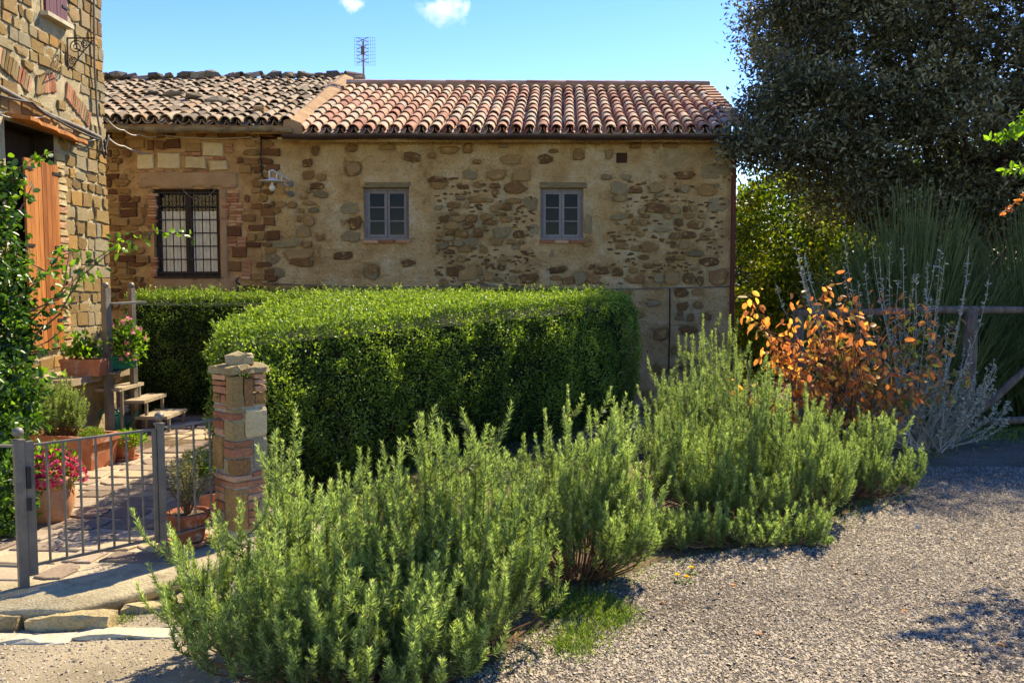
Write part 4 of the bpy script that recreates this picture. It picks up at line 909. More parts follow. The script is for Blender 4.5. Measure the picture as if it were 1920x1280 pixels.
MB().lathe([(.0, .12), (.06, .11), (.11, .06), (.13, 0)], (p.x, p.y, p.z-.06), 14).build('dome_cap', M['pipe_red'], house, True)
rr = thing('ridge_rail', at(900, 160, 17.45), 'thin safety rail on short legs along the tiled ridge', 'rail')
MB().tube([at(719, 155, 17.45), at(910, 157, 17.45), at(1104, 158, 17.45)], .008, 5).build('rail', M['cable'], rr)
for u in (719, 1104): MB().tube([at(u, 154, 17.45), at(u, 163, 17.45)], .014, 5).build('leg', M['cable'], rr)
for u in (1052, 1074): MB().tube([at(u-2, 158, 17.45), at(u+4, 158, 17.45)], .02, 5).build('tensioner', M['cable'], rr)

# ---------------- gate pillar of brick and stone
pil = thing('gate_pillar', gnd(448, 1012), 'square pillar of brick and stone with slab cap at the gate', 'pillar')
fc = gnd(443, 1024)                                   # nearest corner on the ground
th = R(41); eL = Vector((-math.cos(th), math.sin(th), 0)); eR = Vector((math.sin(th), math.cos(th), 0)); SZ = .245
def vz(y): return EYE+ray(443, 640+y*200/610)[1]*(fc.y)
PM = Matrix((eR, -eL, (0,0,1))).transposed()          # local x along right face, y towards left face start
core = MB(); c0 = fc+(eL+eR)*SZ/2
core.box((c0.x, c0.y, .46), (SZ-.012, SZ-.012, 1.02), PM); core.build('core', M['joint'], pil)
gp = random.Random(4)
def pst(a0, a1, b0, b1, y0, y1, mat):
    """block: a = extent on the left face from the corner, b = on the right face; fractions"""
    z1, z0 = vz(y0)-.004, vz(y1)+.004; e = gp.uniform(.006, .016)
    cen = fc+eL*SZ*(a0+a1)/2+eR*SZ*(b0+b1)/2
    lx, ly = SZ*(b1-b0), SZ*(a1-a0)
    if a0 == 0: cen -= eL*e/2; ly += e
    if b0 == 0: cen -= eR*e/2; lx += e
    bm_ = MB(); hx, hy, hz_ = lx/2-.003, ly/2-.003, (z1-z0)/2
    vs = []
    for (fz, sh_) in ((-1, .93), (-.8, 1), (.8, 1), (1, .93)):
        for (sx, sy) in ((-1,-1),(0,-1),(1,-1),(1,0),(1,1),(0,1),(-1,1),(-1,0)):
            k_ = sh_-(.03 if abs(sx*sy) else 0); vs.append((sx*hx*k_+gp.uniform(-.004,.004), sy*hy*k_+gp.uniform(-.004,.004), fz*hz_+gp.uniform(-.003,.003)))
    fs = [(r*8+i, r*8+(i+1) % 8, r*8+8+(i+1) % 8, r*8+8+i) for r in range(3) for i in range(8)]+[tuple(range(8))[::-1], tuple(range(24,32))]
    bm_.add(vs, fs).build({'brick':'brick'}.get(mat, 'stone'), M[mat], pil, False, Matrix.Translation((cen.x, cen.y, (z0+z1)/2)) @ PM.to_4x4())
B_, S_, T_, G_ = 'brick', 'old_stone', 'ashlar', 'lime_block'
for a in [
 (.33,1,0,.3,195,232,B_),(.33,1,0,.3,233,264,B_),(.33,1,0,.3,265,308,B_),(.62,1,0,.3,310,368,S_),(.33,.6,0,.3,310,372,B_),(0,.31,0,.3,200,385,T_),(0,.3,.32,.62,215,385,S_),(0,.3,.0,.3,0,0,S_),
 (0,.3,.64,1,195,228,B_),(0,.3,.64,1,230,262,B_),(0,.3,.64,1,264,305,B_),(0,.3,.64,1,308,378,S_),
 (.3,1,0,.3,374,398,B_),(0,.28,0,.3,388,412,T_),(0,1,0,.3,412,456,B_),(.45,1,.0,.3,458,512,B_),(.45,1,0,.3,514,552,B_),(0,.43,0,.3,458,570,T_),(0,.3,.32,1,395,562,G_),
 (.48,1,0,.3,556,745,S_),(0,.46,0,.55,572,612,B_),(0,.46,0,.55,614,672,B_),(.25,.46,0,.2,676,768,T_),(0,.23,0,.5,676,772,S_),(0,.3,.57,1,570,752,T_),
 (0,1,0,.5,772,806,B_),(0,.3,.52,1,762,796,B_),(0,1,0,1,808,846,B_),(.5,1,0,.3,848,880,B_),(.5,1,0,.3,882,930,B_),(.5,1,0,.3,932,986,B_),(.0,.48,0,.36,850,1095,S_),
 (0,.3,.38,1,848,888,B_),(0,.3,.38,1,890,926,B_),(0,.3,.38,.68,930,980,B_),(0,.3,.38,.68,982,1020,B_),(0,.3,.38,.68,1022,1060,B_),(0,.3,.38,.68,1062,1095,B_),(0,.3,.7,1,928,1095,T_),(.5,1,0,.3,990,1095,T_)]:
    if a[4]: pst(*a)
zc = vz(190)
rough_block('cap_slab', (c0.x, c0.y, zc), (.30, .28, .05), -th*.0+R(49), M['kerb'], pil, 61, .018, 7)
rough_block('cap_stone', (c0.x+.0, c0.y, zc+.055), (.17, .15, .07), R(20), M['kerb'], pil, 62, .012, 4)
rough_block('footing', (c0.x, c0.y, -.02), (.36, .32, .05), R(49), M['concrete'], pil, 63, .014, 6)

# ---------------- gate, posts and railing
def post(base, top, wd, label, ball=.03, rz=R(42)):
    t = thing('gate_post', base, label, 'post')
    MB().box((base.x, base.y, top/2), (wd, wd, top), rz=rz).build('shaft', M['gate_paint'], t)
    MB().box((base.x, base.y, top+.004), (wd+.012, wd+.012, .012), rz=rz).build('cap_plate', M['gate_paint'], t)
    MB().lathe([(ball*math.sin(math.pi*k/10)+1e-4, top+.02+ball-ball*math.cos(math.pi*k/10)) for k in range(11)], (base.x, base.y, 0), 16).build('ball_finial', M['gate_paint'], t, True)
    return t
PL, PR = gnd(45, 1100), gnd(306, 1044)
post(PL, .825, .05, 'steel gate post with ball top next to the lock of the gate'); post(PR, .83, .042, 'steel gate post with ball top between gate and brick pillar')
gd = (PR-PL).normalized(); gt = thing('garden_gate', PL+gd*.35, 'low steel bar gate standing across the terrace entrance', 'gate')
ga, gb = PL+gd*.05, PR-gd*.035; zt, zb = .795, .115
V3 = lambda p, z: Vector((p.x, p.y, z))
MB().bar(V3(ga, zt), V3(gb, zt+.01), .03, .012).build('top_rail', M['gate_paint'], gt); MB().bar(V3(ga, zb), V3(gb, zb+.01), .03, .012).build('bottom_rail', M['gate_paint'], gt)
MB().box((ga.x, ga.y, .44), (.045, .035, .76), rz=R(42)).build('stile', M['gate_paint'], gt)
MB().box((ga.x+.012, ga.y-.03, .62), (.02, .02, .12), rz=R(42)).box((ga.x+.012, ga.y-.035, .47), (.022, .016, .07), rz=R(42)).build('lock', M['iron'], gt)
MB().box((gb.x, gb.y, .45), (.022, .022, .7), rz=R(42)).build('stile', M['gate_paint'], gt)
for k in range(7):
    p = ga.lerp(gb, .13+.76*k/6); MB().tube([V3(p, zb), V3(p, zt)], .0075, 8).build('bar', M['gate_paint'], gt)
rl = thing('side_railing', PR.lerp(pil.location, .5), 'short fixed steel railing between gate post and brick pillar', 'railing')
ra, rb = PR+gd*.03, fc+eL*SZ*.75+Vector((.02,0,0)); 
MB().bar(V3(ra, zt+.012), V3(rb, zt+.02), .03, .012).build('top_rail', M['gate_paint'], rl); MB().bar(V3(ra, zb+.01), V3(rb, zb+.02), .03, .012).build('bottom_rail', M['gate_paint'], rl)
for k in range(3): p = ra.lerp(rb, .2+.29*k); MB().tube([V3(p, zb), V3(p, zt+.012)], .0075, 8).build('bar', M['gate_paint'], rl)
lf = thing('side_railing', PL+Vector((-.4, 0, 0)), 'steel railing running from the lock post toward the climber', 'railing')
la, lb = PL+Vector((-.03, .02, 0)), PL+Vector((-1.1, .12, 0))
MB().bar(V3(la, zt), V3(lb, zt), .03, .012).build('top_rail', M['gate_paint'], lf); MB().bar(V3(la, zb), V3(lb, zb), .03, .012).build('bottom_rail', M['gate_paint'], lf)
for k in range(8): p = la.lerp(lb, .14+.12*k); MB().tube([V3(p, zb), V3(p, zt)], .0075, 8).build('bar', M['gate_paint'], lf)

# ---------------- steps and landing
st = thing('terrace_steps', (-4.7, 9.8, 0), 'stone landing and open metal steps with ball-topped posts by the shutters', 'steps')
LZ = .70
b = MB(); b.prism([(WX+.08, 8.6), (-4.55, 8.75), (-4.45, 10.1), (WX+.08, 10.1)], LZ-.07, LZ); b.build('landing_slab', M['tread'], st)
MB().prism([(WX+.08, 8.75), (-4.75, 8.85), (-4.68, 10.02), (WX+.08, 10.02)], 0, LZ-.07).build('landing_base', M['ashlar_mortar'], st)
for (u0, u1, v, d, z) in ((190, 236, 713, 9.55, .52), (243, 281, 742, 9.75, .36), (262, 322, 775, 9.75, .18)):
    x0_, x1_ = (u0-960)/F*d, (u1-960)/F*d
    MB().box(((x0_+x1_)/2, d+.1, z), (x1_-x0_, .62, .035)).build('tread', M['tread'], st)
    MB().box((x1_-.02, d-.12, z/2), (.03, .03, z-.02)).build('leg', M['galv'], st); MB().box((x1_-.02, d+.32, z/2), (.03, .03, z-.02)).build('leg', M['galv'], st)
for (u, d, w_) in ((201, 9.35, .07), (249, 9.8, .06)):
    p = at(u, 640, d); top = at(u, 540, d).z
    MB().box((p.x, p.y, top/2), (w_, w_, top), rz=R(-20)).build('post', M['galv'], st)
    MB().lathe([(.036*math.sin(math.pi*k/10)+1e-4, top+.03-.036*math.cos(math.pi*k/10)) for k in range(11)], (p.x, p.y, 0), 14).build('ball_finial', M['galv'], st, True)
p, q = at(203, 570, 9.35), at(268, 566, 9.75); MB().bar(p+Vector((0,.03,0)), q, .14, .022).build('handrail_plate', M['galv'], st)
p, q = at(205, 700, 9.3), at(242, 684, 9.78); MB().bar(p, q, .14, .02).build('shelf_plate', M['galv'], st)

# ---------------- pots and planters
def pot(name, c, r, h, mat, label, saucer=False, cat='pot', belly=0):
    t = thing(name, c, label, cat); r0 = r*.68
    pr_ = [(0,0), (r0,0)]+[(r0+(r*.92-r0)*k/6+belly*math.sin(math.pi*k/6), h*.82*k/6) for k in range(1, 7)]+[(r, h*.82), (r*1.02, h*.86), (r*1.02, h*.97), (r, h), (r*.9, h), (r*.88, h*.9), (0, h*.88)]
    z_ = c.z+(.02 if saucer else 0)
    MB().lathe(pr_, (c.x, c.y, z_), 28).build('body', mat, t, True)
    MB().lathe([(r*.87, h*.905), (r*.4, h*.93), (0, h*.94)], (c.x, c.y, z_), 16).build('earth', M['soil'], t)
    if saucer: MB().lathe([(0,.004), (r*.85,.004), (r*1.02,.035), (r*1.07,.038), (r*.9,0), (0,0)], c, 24).build('saucer', mat, t, True)
    return t
def blades(name, c, rad, hgt, n, L, W_, mat, parent, g, up=.6, tpl='leaf', shell=.5, lo=0):
    d = rdir(n, g); d[:, 2] = np.abs(d[:, 2]) if lo == 0 else d[:, 2]
    rr = g.uniform(shell, 1, n)[:, None]; P = np.array(c)[None]+d*rr*np.array([rad, rad, hgt])[None]
    D = unit(d+g.normal(0, .5, (n, 3))+np.array([0, 0, up])); return leaves(name, P, D, rdir(n, g)+np.array([0,0,.8]), L*g.uniform(.7, 1.2, n), W_*g.uniform(.8, 1.2, n), mat, parent, np.clip(rr[:, 0]*.6+g.uniform(-.2, .5, n), 0, 1), tpl)
def stems_to(c, pts, r, mat, parent, name='stem'):
    b = MB()
    for p in pts:
        p = Vector(p); c_ = Vector(c); m_ = c_.lerp(p, .5)+Vector((0,0,.15*(p-c_).length)); b.tube([c_, m_, p], [r, r*.7, r*.3], 4, False)
    return b.build(name, mat, parent)
G = np.random.default_rng(5)
# pink flowers in a bellied pot
c = gnd(98, 975); pot('terracotta_pot', c, .155, .33, M['terracotta_pale'], 'bellied pale terracotta pot full of deep pink flowers', belly=.03)
t = thing('pink_flowers', c+Vector((0,0,.32)), 'mound of deep pink flowers spilling from the bellied pot', 'flowers'); fcn = c+Vector((.02, -.02, .38))
blades('foliage', fcn, .19, .18, 700, .035, .02, M['vine'], t, G, lo=1)
n = 330; d = rdir(n, G); d[:, 2] = np.abs(d[:, 2])*1.1-.45; P = np.array(fcn)+d*np.array([.22,.22,.2]); k5 = np.repeat(np.arange(n), 5)
leaves('petals', P[k5], d[k5]*.4+rdir(n*5, G)*.9, d[k5], .021, .02, M['pink'], t, np.repeat(G.uniform(0,1,n),5)*.8+G.uniform(0,.2,n*5))
# large rectangular planter with rosemary
c = gnd(170, 884); ang = R(-14); pm = Matrix.Rotation(ang, 3, 'Z'); Lb, Wb, Hb = .80, .34, .31
t = thing('terracotta_planter', c, 'long rectangular terracotta planter holding a rosemary bush', 'planter')
cc = c+pm @ Vector((-Lb/2+.02, Wb/2, 0)); vs = []
for (zz, e) in ((0, .93), (.24, 1), (.245, 1.05), (.31, 1.06)):
    for sx, sy in ((-1,-1),(1,-1),(1,1),(-1,1)): vs.append(cc+pm @ Vector((sx*Lb/2*e, sy*Wb/2*(e*1.04-.04), zz)))
for zz, e in ((.31, .97), (.25, .95)):
    for sx, sy in ((-1,-1),(1,-1),(1,1),(-1,1)): vs.append(cc+pm @ Vector((sx*Lb/2*e, sy*Wb/2*(e-.06), zz)))
MB().add(vs, [(r*4+i, r*4+(i+1) % 4, r*4+4+(i+1) % 4, r*4+4+i) for r in range(5) for i in range(4)]).build('box', M['terracotta'], t)
MB().add(vs[-4:], [(0,1,2,3)]).build('earth', M['soil'], t)
PLANT = cc+Vector((0, 0, .26))
t = thing('thyme_tuft', PLANT+pm @ Vector((.3,0,0)), 'low tuft of yellowish thyme at the end of the long planter', 'plant'); blades('foliage', PLANT+pm @ Vector((.28,-.02,.02)), .13, .1, 1500, .016, .008, M['grass'], t, G, tpl='diamond')
c = gnd(234, 862); pot('terracotta_pot', c, .125, .2, M['terracotta'], 'small terracotta pot with trailing yellow-green leaves', saucer=True)
t = thing('trailing_plant', c+Vector((0,0,.19)), 'yellow-green trailing plant in the small terracotta pot', 'plant'); blades('foliage', c+Vector((.03,0,.2)), .17, .09, 700, .03, .022, M['vine'], t, G, lo=1); t.children[0].data.attributes['rnd'].data.foreach_set('value', G.uniform(.6, 1, len(t.children[0].data.vertices)))
# pot with spindly plant by the pillar
c = gnd(354, 1020); pot('terracotta_pot', c, .135, .2, M['terracotta'], 'terracotta pot on a saucer with spindly plant beside the brick pillar', saucer=True)
t = thing('spindly_plant', c+Vector((0,0,.2)), 'spindly narrow-leaved plant behind the steel railing', 'plant'); tips = [c+Vector((.21*math.cos(a)*q, .16*math.sin(a)*q, .2+h_)) for a, q, h_ in [(G.uniform(0,6.3), G.uniform(.3,1), G.uniform(.15,.42)) for _ in range(30)]]
stems_to(c+Vector((0,0,.18)), tips, .004, M['twig'], t)
n = 1100; w_ = G.integers(0, 30, n); f_ = G.uniform(.35, 1.02, n)[:, None]; P = np.array(c+Vector((0,0,.18)))*(1-f_)+np.array([list(x) for x in tips])[w_]*f_+np.array([0,0,.05])*(f_*(1-f_)*4*.6)
leaves('foliage', P, rdir(n, G)+np.array([0,0,.5]), rdir(n, G), G.uniform(.025,.05,n), .008, M['oak'], t, G.uniform(.4,1,n), 'diamond')
c = gnd(396, 972); pot('terracotta_pot', c, .09, .2, M['terracotta'], 'slim terracotta pot half hidden behind the brick pillar')
t = thing('grey_green_plant', c+Vector((0,0,.2)), 'bushy grey-green plant behind the brick pillar', 'plant'); blades('foliage', c+Vector((-.08,0,.3)), .17, .22, 1300, .035, .008, M['grass'], t, G, tpl='diamond', shell=.2)
# window box on the landing and green box with pale pink flowers
p = at(158, 700, 9.2); t = thing('terracotta_window_box', p, 'terracotta window box standing on the landing', 'planter'); 
vs = []
for (zz, e) in ((0, .92), (.14, 1), (.145, 1.04), (.18, 1.04), (.18, .95), (.13, .93)):
    for sx, sy in ((-1,-1),(1,-1),(1,1),(-1,1)): vs.append((p.x+sx*.215*e, p.y+sy*.09*e, LZ+zz))
MB().add(vs, [(r*4+i, r*4+(i+1) % 4, r*4+4+(i+1) % 4, r*4+4+i) for r in range(5) for i in range(4)]+[(20,21,22,23)]).build('box', M['terracotta'], t)
t2 = thing('herb_plant', (p.x, p.y, LZ+.16), 'pale leafy herb growing in the terracotta window box', 'plant'); blades('foliage', (p.x, p.y, LZ+.2), .2, .26, 420, .05, .035, M['vine'], t2, G, shell=.2); stems_to((p.x, p.y, LZ+.14), [(p.x+G.uniform(-.18,.18), p.y+G.uniform(-.1,.1), LZ+G.uniform(.25,.42)) for _ in range(12)], .004, M['twig'], t2)
p = at(226, 692, 9.5); t = thing('green_window_box', p, 'green plastic flower box on the metal shelf', 'planter'); vs = []
for (zz, e) in ((0, .88), (.12, 1), (.125, 1.05), (.14, 1.05), (.14, .95), (.1, .93)):
    for sx, sy in ((-1,-1),(1,-1),(1,1),(-1,1)): vs.append(Vector((p.x, p.y, p.z+.01+zz))+Matrix.Rotation(R(50), 3, 'Z') @ Vector((sx*.16*e, sy*.075*e, 0)))
MB().add(vs, [(r*4+i, r*4+(i+1) % 4, r*4+4+(i+1) % 4, r*4+4+i) for r in range(5) for i in range(4)]+[(20,21,22,23)]).build('box', M['green_plastic'], t)
t2 = thing('flowering_plant', p+Vector((0,0,.13)), 'leafy plant with soft pink trumpet flowers in the green box', 'plant'); q = p+Vector((.08, 0, .3)); blades('foliage', q, .22, .28, 900, .05, .028, M['vine'], t2, G, shell=.2, lo=1)
n = 14; d = rdir(n, G); d[:, 1] = -np.abs(d[:, 1]); P = np.array(q)+d*np.array([.22,.2,.26])+np.array([0,0,.06]); k5 = np.repeat(np.arange(n), 6)
leaves('petals', P[k5], rdir(n*6, G)+d[k5]*.3, d[k5], .04, .035, M['soft_pink'], t2, G.uniform(0,1,n*6), 'leaf')
# watering can
p = gnd(222, 812); t = thing('watering_can', p, 'green plastic watering can behind the small pot', 'can'); MB().lathe([(0,0),(.1,0),(.105,.02),(.09,.2),(.07,.23),(.05,.23),(.0,.22)], p, 20).build('body', M['green_plastic'], t, True)
MB().tube([p+Vector((.08,0,.04)), p+Vector((.2,-.02,.2)), p+Vector((.24,-.02,.26))], [.02,.014,.012], 8).build('spout', M['green_plastic'], t, True); MB().tube([p+Vector((-.09+.02*math.cos(a), 0, .2))+Vector((.1*math.cos(a), 0, .08*math.sin(a))) for a in np.linspace(0, 3.6, 12)], .01, 6).build('handle', M['green_plastic'], t, True)
# ------------------------------------------------------------ vegetation
def rosemary(name, label, c, rx, ry, h, nst, seed, group='rosemary bushes along the drive', lean=(0,0), nd_=560, low=False, L=.034, side=5, parent=None):
    g = np.random.default_rng(seed); c = np.array(c, float)
    t = parent or thing(name, c, label, 'bush', group)
    segs = []; tb = MB()
    for i in range(nst):
        ph = g.uniform(0, 2*math.pi); q = math.sqrt(g.uniform(0.0, 1))
        base = c+np.array([math.cos(ph)*q*rx*.35, math.sin(ph)*q*ry*.35, 0])
        hh = h*(1-.6*q**2.2)*(g.uniform(.55, .95) if g.random() < .72 else g.uniform(.98, 1.25))
        tip = c+np.array([math.cos(ph)*q*rx*g.uniform(.85,1.1)+lean[0], math.sin(ph)*q*ry*g.uniform(.85,1.1)+lean[1], hh])
        mid = base*.45+tip*.55+np.array([math.cos(ph)*q*rx*.32, math.sin(ph)*q*ry*.32, -.22*hh])
        tt = np.linspace(0, 1, 9)[:, None]; P = base*(1-tt)**2+2*mid*tt*(1-tt)+tip*tt**2
        P += np.cumsum(g.normal(0, .006, P.shape), 0); tb.tube(P, list(np.linspace(.006, .0018, 9)), 3, False)
        segs.append((P[2:], .2, 1.0))
        for k in range(side):
            j = g.integers(2, 8); a = P[j]+(P[min(j+1, 8)]-P[j])*g.uniform(0, 1); out = rdir(1, g)[0]; out[2] = abs(out[2])*.5+.1
            ln = g.uniform(.12, .32)*(.6+h*.4); m_ = a+out*ln*.45; e = m_+np.array([out[0]*.2, out[1]*.2, .95])*ln*.7
            tt2 = np.linspace(0, 1, 5)[:, None]; S_ = a*(1-tt2)**2+2*m_*tt2*(1-tt2)+e*tt2**2
            tb.tube(S_, [.003,.0025,.002,.0015,.001], 3, False); segs.append((S_, .1, 1))
    tb.build('stems', M['twig'], t)
    PP, DD, RR, LL = [], [], [], []
    for (P, lo, hi) in segs:
        ln = np.linalg.norm(np.diff(P, axis=0), axis=1).sum(); n = max(6, int(ln*nd_)); f = g.uniform(lo, 1, n)**.8*(len(P)-1.001)
        i = f.astype(int); fr = (f-i)[:, None]; p = P[i]*(1-fr)+P[i+1]*fr; ax = unit(P[i+1]-P[i])
        d = rdir(n, g); d = unit(d-ax*(d*ax).sum(1, keepdims=True)); w_ = (f/(len(P)-1))[:, None]
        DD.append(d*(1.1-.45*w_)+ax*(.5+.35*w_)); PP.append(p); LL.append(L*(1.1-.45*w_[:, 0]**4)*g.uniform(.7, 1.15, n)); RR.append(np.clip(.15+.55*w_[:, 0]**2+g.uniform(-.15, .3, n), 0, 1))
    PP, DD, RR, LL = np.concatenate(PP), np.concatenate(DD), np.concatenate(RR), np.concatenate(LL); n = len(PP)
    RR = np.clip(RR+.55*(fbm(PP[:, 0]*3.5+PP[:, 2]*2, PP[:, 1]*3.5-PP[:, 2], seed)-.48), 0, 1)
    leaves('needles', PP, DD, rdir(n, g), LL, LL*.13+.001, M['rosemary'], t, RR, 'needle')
    return t
def P2(x, y): return (x, y, hz(x, y))
rosemary('rosemary_bush', 'broad rosemary bush beside the concrete apron and road edge', P2(-.98, 3.85), .62, .5, .88, 130, 1)
rosemary('rosemary_bush', 'rosemary bush with tall tips in front of the hedge', P2(-.3, 4.02), .52, .46, .9, 115, 2)
rosemary('rosemary_bush', 'upright rosemary bush above the low grassy mat', P2(.38, 4.9), .5, .44, .9, 95, 3)
rosemary('rosemary_bush', 'largest rosemary bush in front of the orange-leaved shrub', P2(1.7, 6.1), .8, .6, 1.0, 140, 4)
rosemary('rosemary_bush', 'tall rosemary bush close to the downpipe corner of the house', P2(1.75, 7.35), .6, .45, 1.2, 80, 6, nd_=420)
rosemary('rosemary_bush', 'dark rosemary bush at the shaded edge of the gravel', P2(2.7, 6.75), .6, .45, .62, 75, 7)
rosemary('rosemary_bush', 'low rosemary clump at the foot of the two broad bushes', P2(-.62, 3.5), .5, .26, .52, 66, 10)
rosemary('creeping_rosemary', 'creeping rosemary sprawling over the gravel edge', P2(1.5, 5.45), .75, .2, .2, 48, 8, None)
PLR = thing('potted_rosemary', PLANT, 'dark bushy rosemary growing in the long terracotta planter', 'bush')
rosemary('', '', tuple(PLANT+Vector((-.12,0,.0))), .34, .22, .5, 48, 9, None, nd_=420, parent=PLR)

# ---------------- clipped hedge
def hedge():
    g = np.random.default_rng(31); H = 1.42
    P = np.array([(-2.15,6.3),(1.45,10.55),(1.55,11.1),(1.3,12.1),(-5.0,12.1),(-5.0,10.95),(-2.4,10.95),(-2.42,6.85)]); c = P.mean(0)
    t = thing('clipped_hedge', (-1.2, 10, 0), 'thick clipped evergreen hedge along the terrace below the stone houses', 'hedge')
    def topz(x, y): return H-.1+.16*sm(6.3, 9.5, y)+.07*sm(10.5, 12, y)+.08*(fbm(x*1.5, y*1.5, 4)-.5)+.06*(vn(x*5, y*5, 6)-.5)
    core = []; 
    b = MB(); n = len(P); ins = []
    for i in range(n):
        a0 = P[i]-P[i-1]; a1 = P[(i+1) % n]-P[i]; n0 = np.array([-a0[1], a0[0]])/np.linalg.norm(a0); n1 = np.array([-a1[1], a1[0]])/np.linalg.norm(a1); nn = n0+n1; nn = nn/max(.5, np.dot(nn, nn)/2)
        ins.append(P[i]+nn*.11)
    b.prism([tuple(q) for q in ins], .02, H); b.v = [q if q[2] < .5 else (q[0], q[1], float(topz(*q[:2]))-.12) for q in b.v]; b.build('shade_core', M['hedge_core'], t)
    PP, DD, NN, RR = [], [], [], []
    per = [(P[i], P[(i+1) % n]) for i in range(n)]
    for i, (a, e) in enumerate(per):
        L = np.linalg.norm(e-a); vis = (3600 if i in (0, 1, 6) else 2600 if i == 5 else 1500) if i != 3 else 500
        m = int(L*H*1.1*vis*1.9); f = g.uniform(0, 1, m); z = g.uniform(0.0, H+.1, m)
        d = (e-a)/L; out = np.array([d[1], -d[0]])
        x = a[0]+(e[0]-a[0])*f; y = a[1]+(e[1]-a[1])*f; s_ = f*L
        bulge = .24*(fbm(s_*2.2+i*9, z*2.6, 12)-.5)+.15*(fbm(s_*6+i*5, z*6, 15)-.5)+.05*np.sin(np.pi*np.clip(z/H, 0, 1))
        ztop = topz(x, y); rd = np.clip((z-(ztop-.16))/.16, 0, 1); inn = .13*(1-np.sqrt(np.maximum(0, 1-rd**2))); crn = np.minimum(s_, L-s_); inn = inn+.10*(1-np.sqrt(np.clip(crn/.14, 0, 1)))
        inn = inn+.05*(1-sm(0, .5, z))
        dep = -bulge+inn+g.gamma(1.3, .032, m)-.035
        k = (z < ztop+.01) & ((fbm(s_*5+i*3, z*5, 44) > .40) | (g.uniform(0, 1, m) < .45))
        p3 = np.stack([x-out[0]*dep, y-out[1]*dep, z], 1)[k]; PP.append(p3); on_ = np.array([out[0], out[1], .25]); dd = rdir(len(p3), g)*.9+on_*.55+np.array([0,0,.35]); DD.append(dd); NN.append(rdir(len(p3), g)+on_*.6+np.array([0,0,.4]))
        RR.append(np.clip(.55-dep[k]*3.2+.35*rd[k]+g.uniform(-.25, .25, len(p3)), 0, 1))  # outer and upper leaves lighter, inner darker: light and shade put into colour
    m = 150000; x = g.uniform(-5, 1.6, m); y = g.uniform(6.3, 12.1, m); poly = [tuple(q) for q in P]
    ins_ = np.zeros(m, bool); j = n-1
    for i in range(n):
        cnd = ((P[i,1] > y) != (P[j,1] > y)) & (x < (P[j,0]-P[i,0])*(y-P[i,1])/(P[j,1]-P[i,1]+1e-12)+P[i,0]); ins_ ^= cnd; j = i
    x, y = x[ins_], y[ins_]; m = len(x); z = topz(x, y)-g.gamma(1.2, .03, m)+.03+.05*(g.uniform(0, 1, m) > .94)*g.uniform(0, 1, m)
    PP.append(np.stack([x, y, z], 1)); DD.append(rdir(m, g)*.8+np.array([0,0,.9])); NN.append(rdir(m, g)+np.array([0,-.2,.4])); RR.append(np.clip(.62+(z-topz(x, y))*3.5+g.uniform(-.2, .35, m), 0, 1))  # top leaves given a lighter colour, as if sunlit
    # stray shoots
    for P_, ou in ((np.concatenate(PP[:2]+PP[5:7]), None), (PP[-1], 1)):
        ii = g.choice(len(P_), 900 if ou is None else 1500); b0 = P_[ii]; sd = unit(rdir(len(ii), g)*.45+np.array([0, 0, 1.0])+(np.array([.35,-.35,-.3]) if ou is None else 0)); ln = g.uniform(.04, .13, len(ii))
        for q_ in np.linspace(.1, 1, 9):
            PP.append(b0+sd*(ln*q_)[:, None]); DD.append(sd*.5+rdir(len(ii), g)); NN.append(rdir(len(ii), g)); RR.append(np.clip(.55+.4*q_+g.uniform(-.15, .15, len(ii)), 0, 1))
    PP, DD, NN, RR = map(np.concatenate, (PP, DD, NN, RR)); m = len(PP)
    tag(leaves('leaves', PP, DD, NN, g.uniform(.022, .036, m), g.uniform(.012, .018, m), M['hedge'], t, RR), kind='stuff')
    # bare stems showing low down near the pillar
    b = MB()
    for _ in range(9):
        f = g.uniform(.02, .5); q = P[0]+(P[1]-P[0])*f; d = np.array([.77,-.64])*g.uniform(-.14, -.05); pts = [(q[0]+d[0]+g.normal(0,.03)*k, q[1]+d[1]+g.normal(0,.03)*k, .02+k*.22) for k in range(5)]; b.tube(pts, [.014,.012,.009,.006,.003], 5, False)
    b.build('stems', M['twig'], t)
M['hedge_core'] = pmat('hedge_inner_shade', [(.2, s(28,34,16)), (.8, s(48,56,26))], 12, 6, .9, 1, 40, .05)  # dark solid core; the hedge's inner shade put into its colour
hedge()
# low stone retaining wall under the hedge end
rw = thing('retaining_wall', (1.2, 10.2, -.8), 'low dry stone retaining wall under the shaded hedge end', 'wall')
g = random.Random(6); A_, B__ = Vector((.7, 9.57, 0)), Vector((1.62, 10.68, 0)); dW = (B__-A_).normalized(); ang = math.atan2(dW.y, dW.x)
core = MB(); core.bar(A_+Vector((-.05,.1,-.55)), B__+Vector((-.05,.1,-.55)), .2, .96); core.build('core', M['render'], rw)
for r in range(6):
    x = 0; L = (B__-A_).length
    while x < L-.05:
        ww = min(g.uniform(.15, .4), L-x); p = A_+dW*(x+ww/2)+Vector((dW.y, -dW.x, 0))*.03; put('stone', g.choice(BV['grey_stone'] if g.random() < .6 else BV['old_stone']), (p.x, p.y, -.15-r*.16), ww*.97, .15, .06, rw, ang, 0); x += ww
for k in range(3): p = A_+dW*((k+.5)*.47)+Vector((-.03,.05,-.06)); rough_block('coping_stone', (p.x, p.y, -.08), (.45, .26, .06), ang, M['grey_stone'], rw, 80+k, .012)

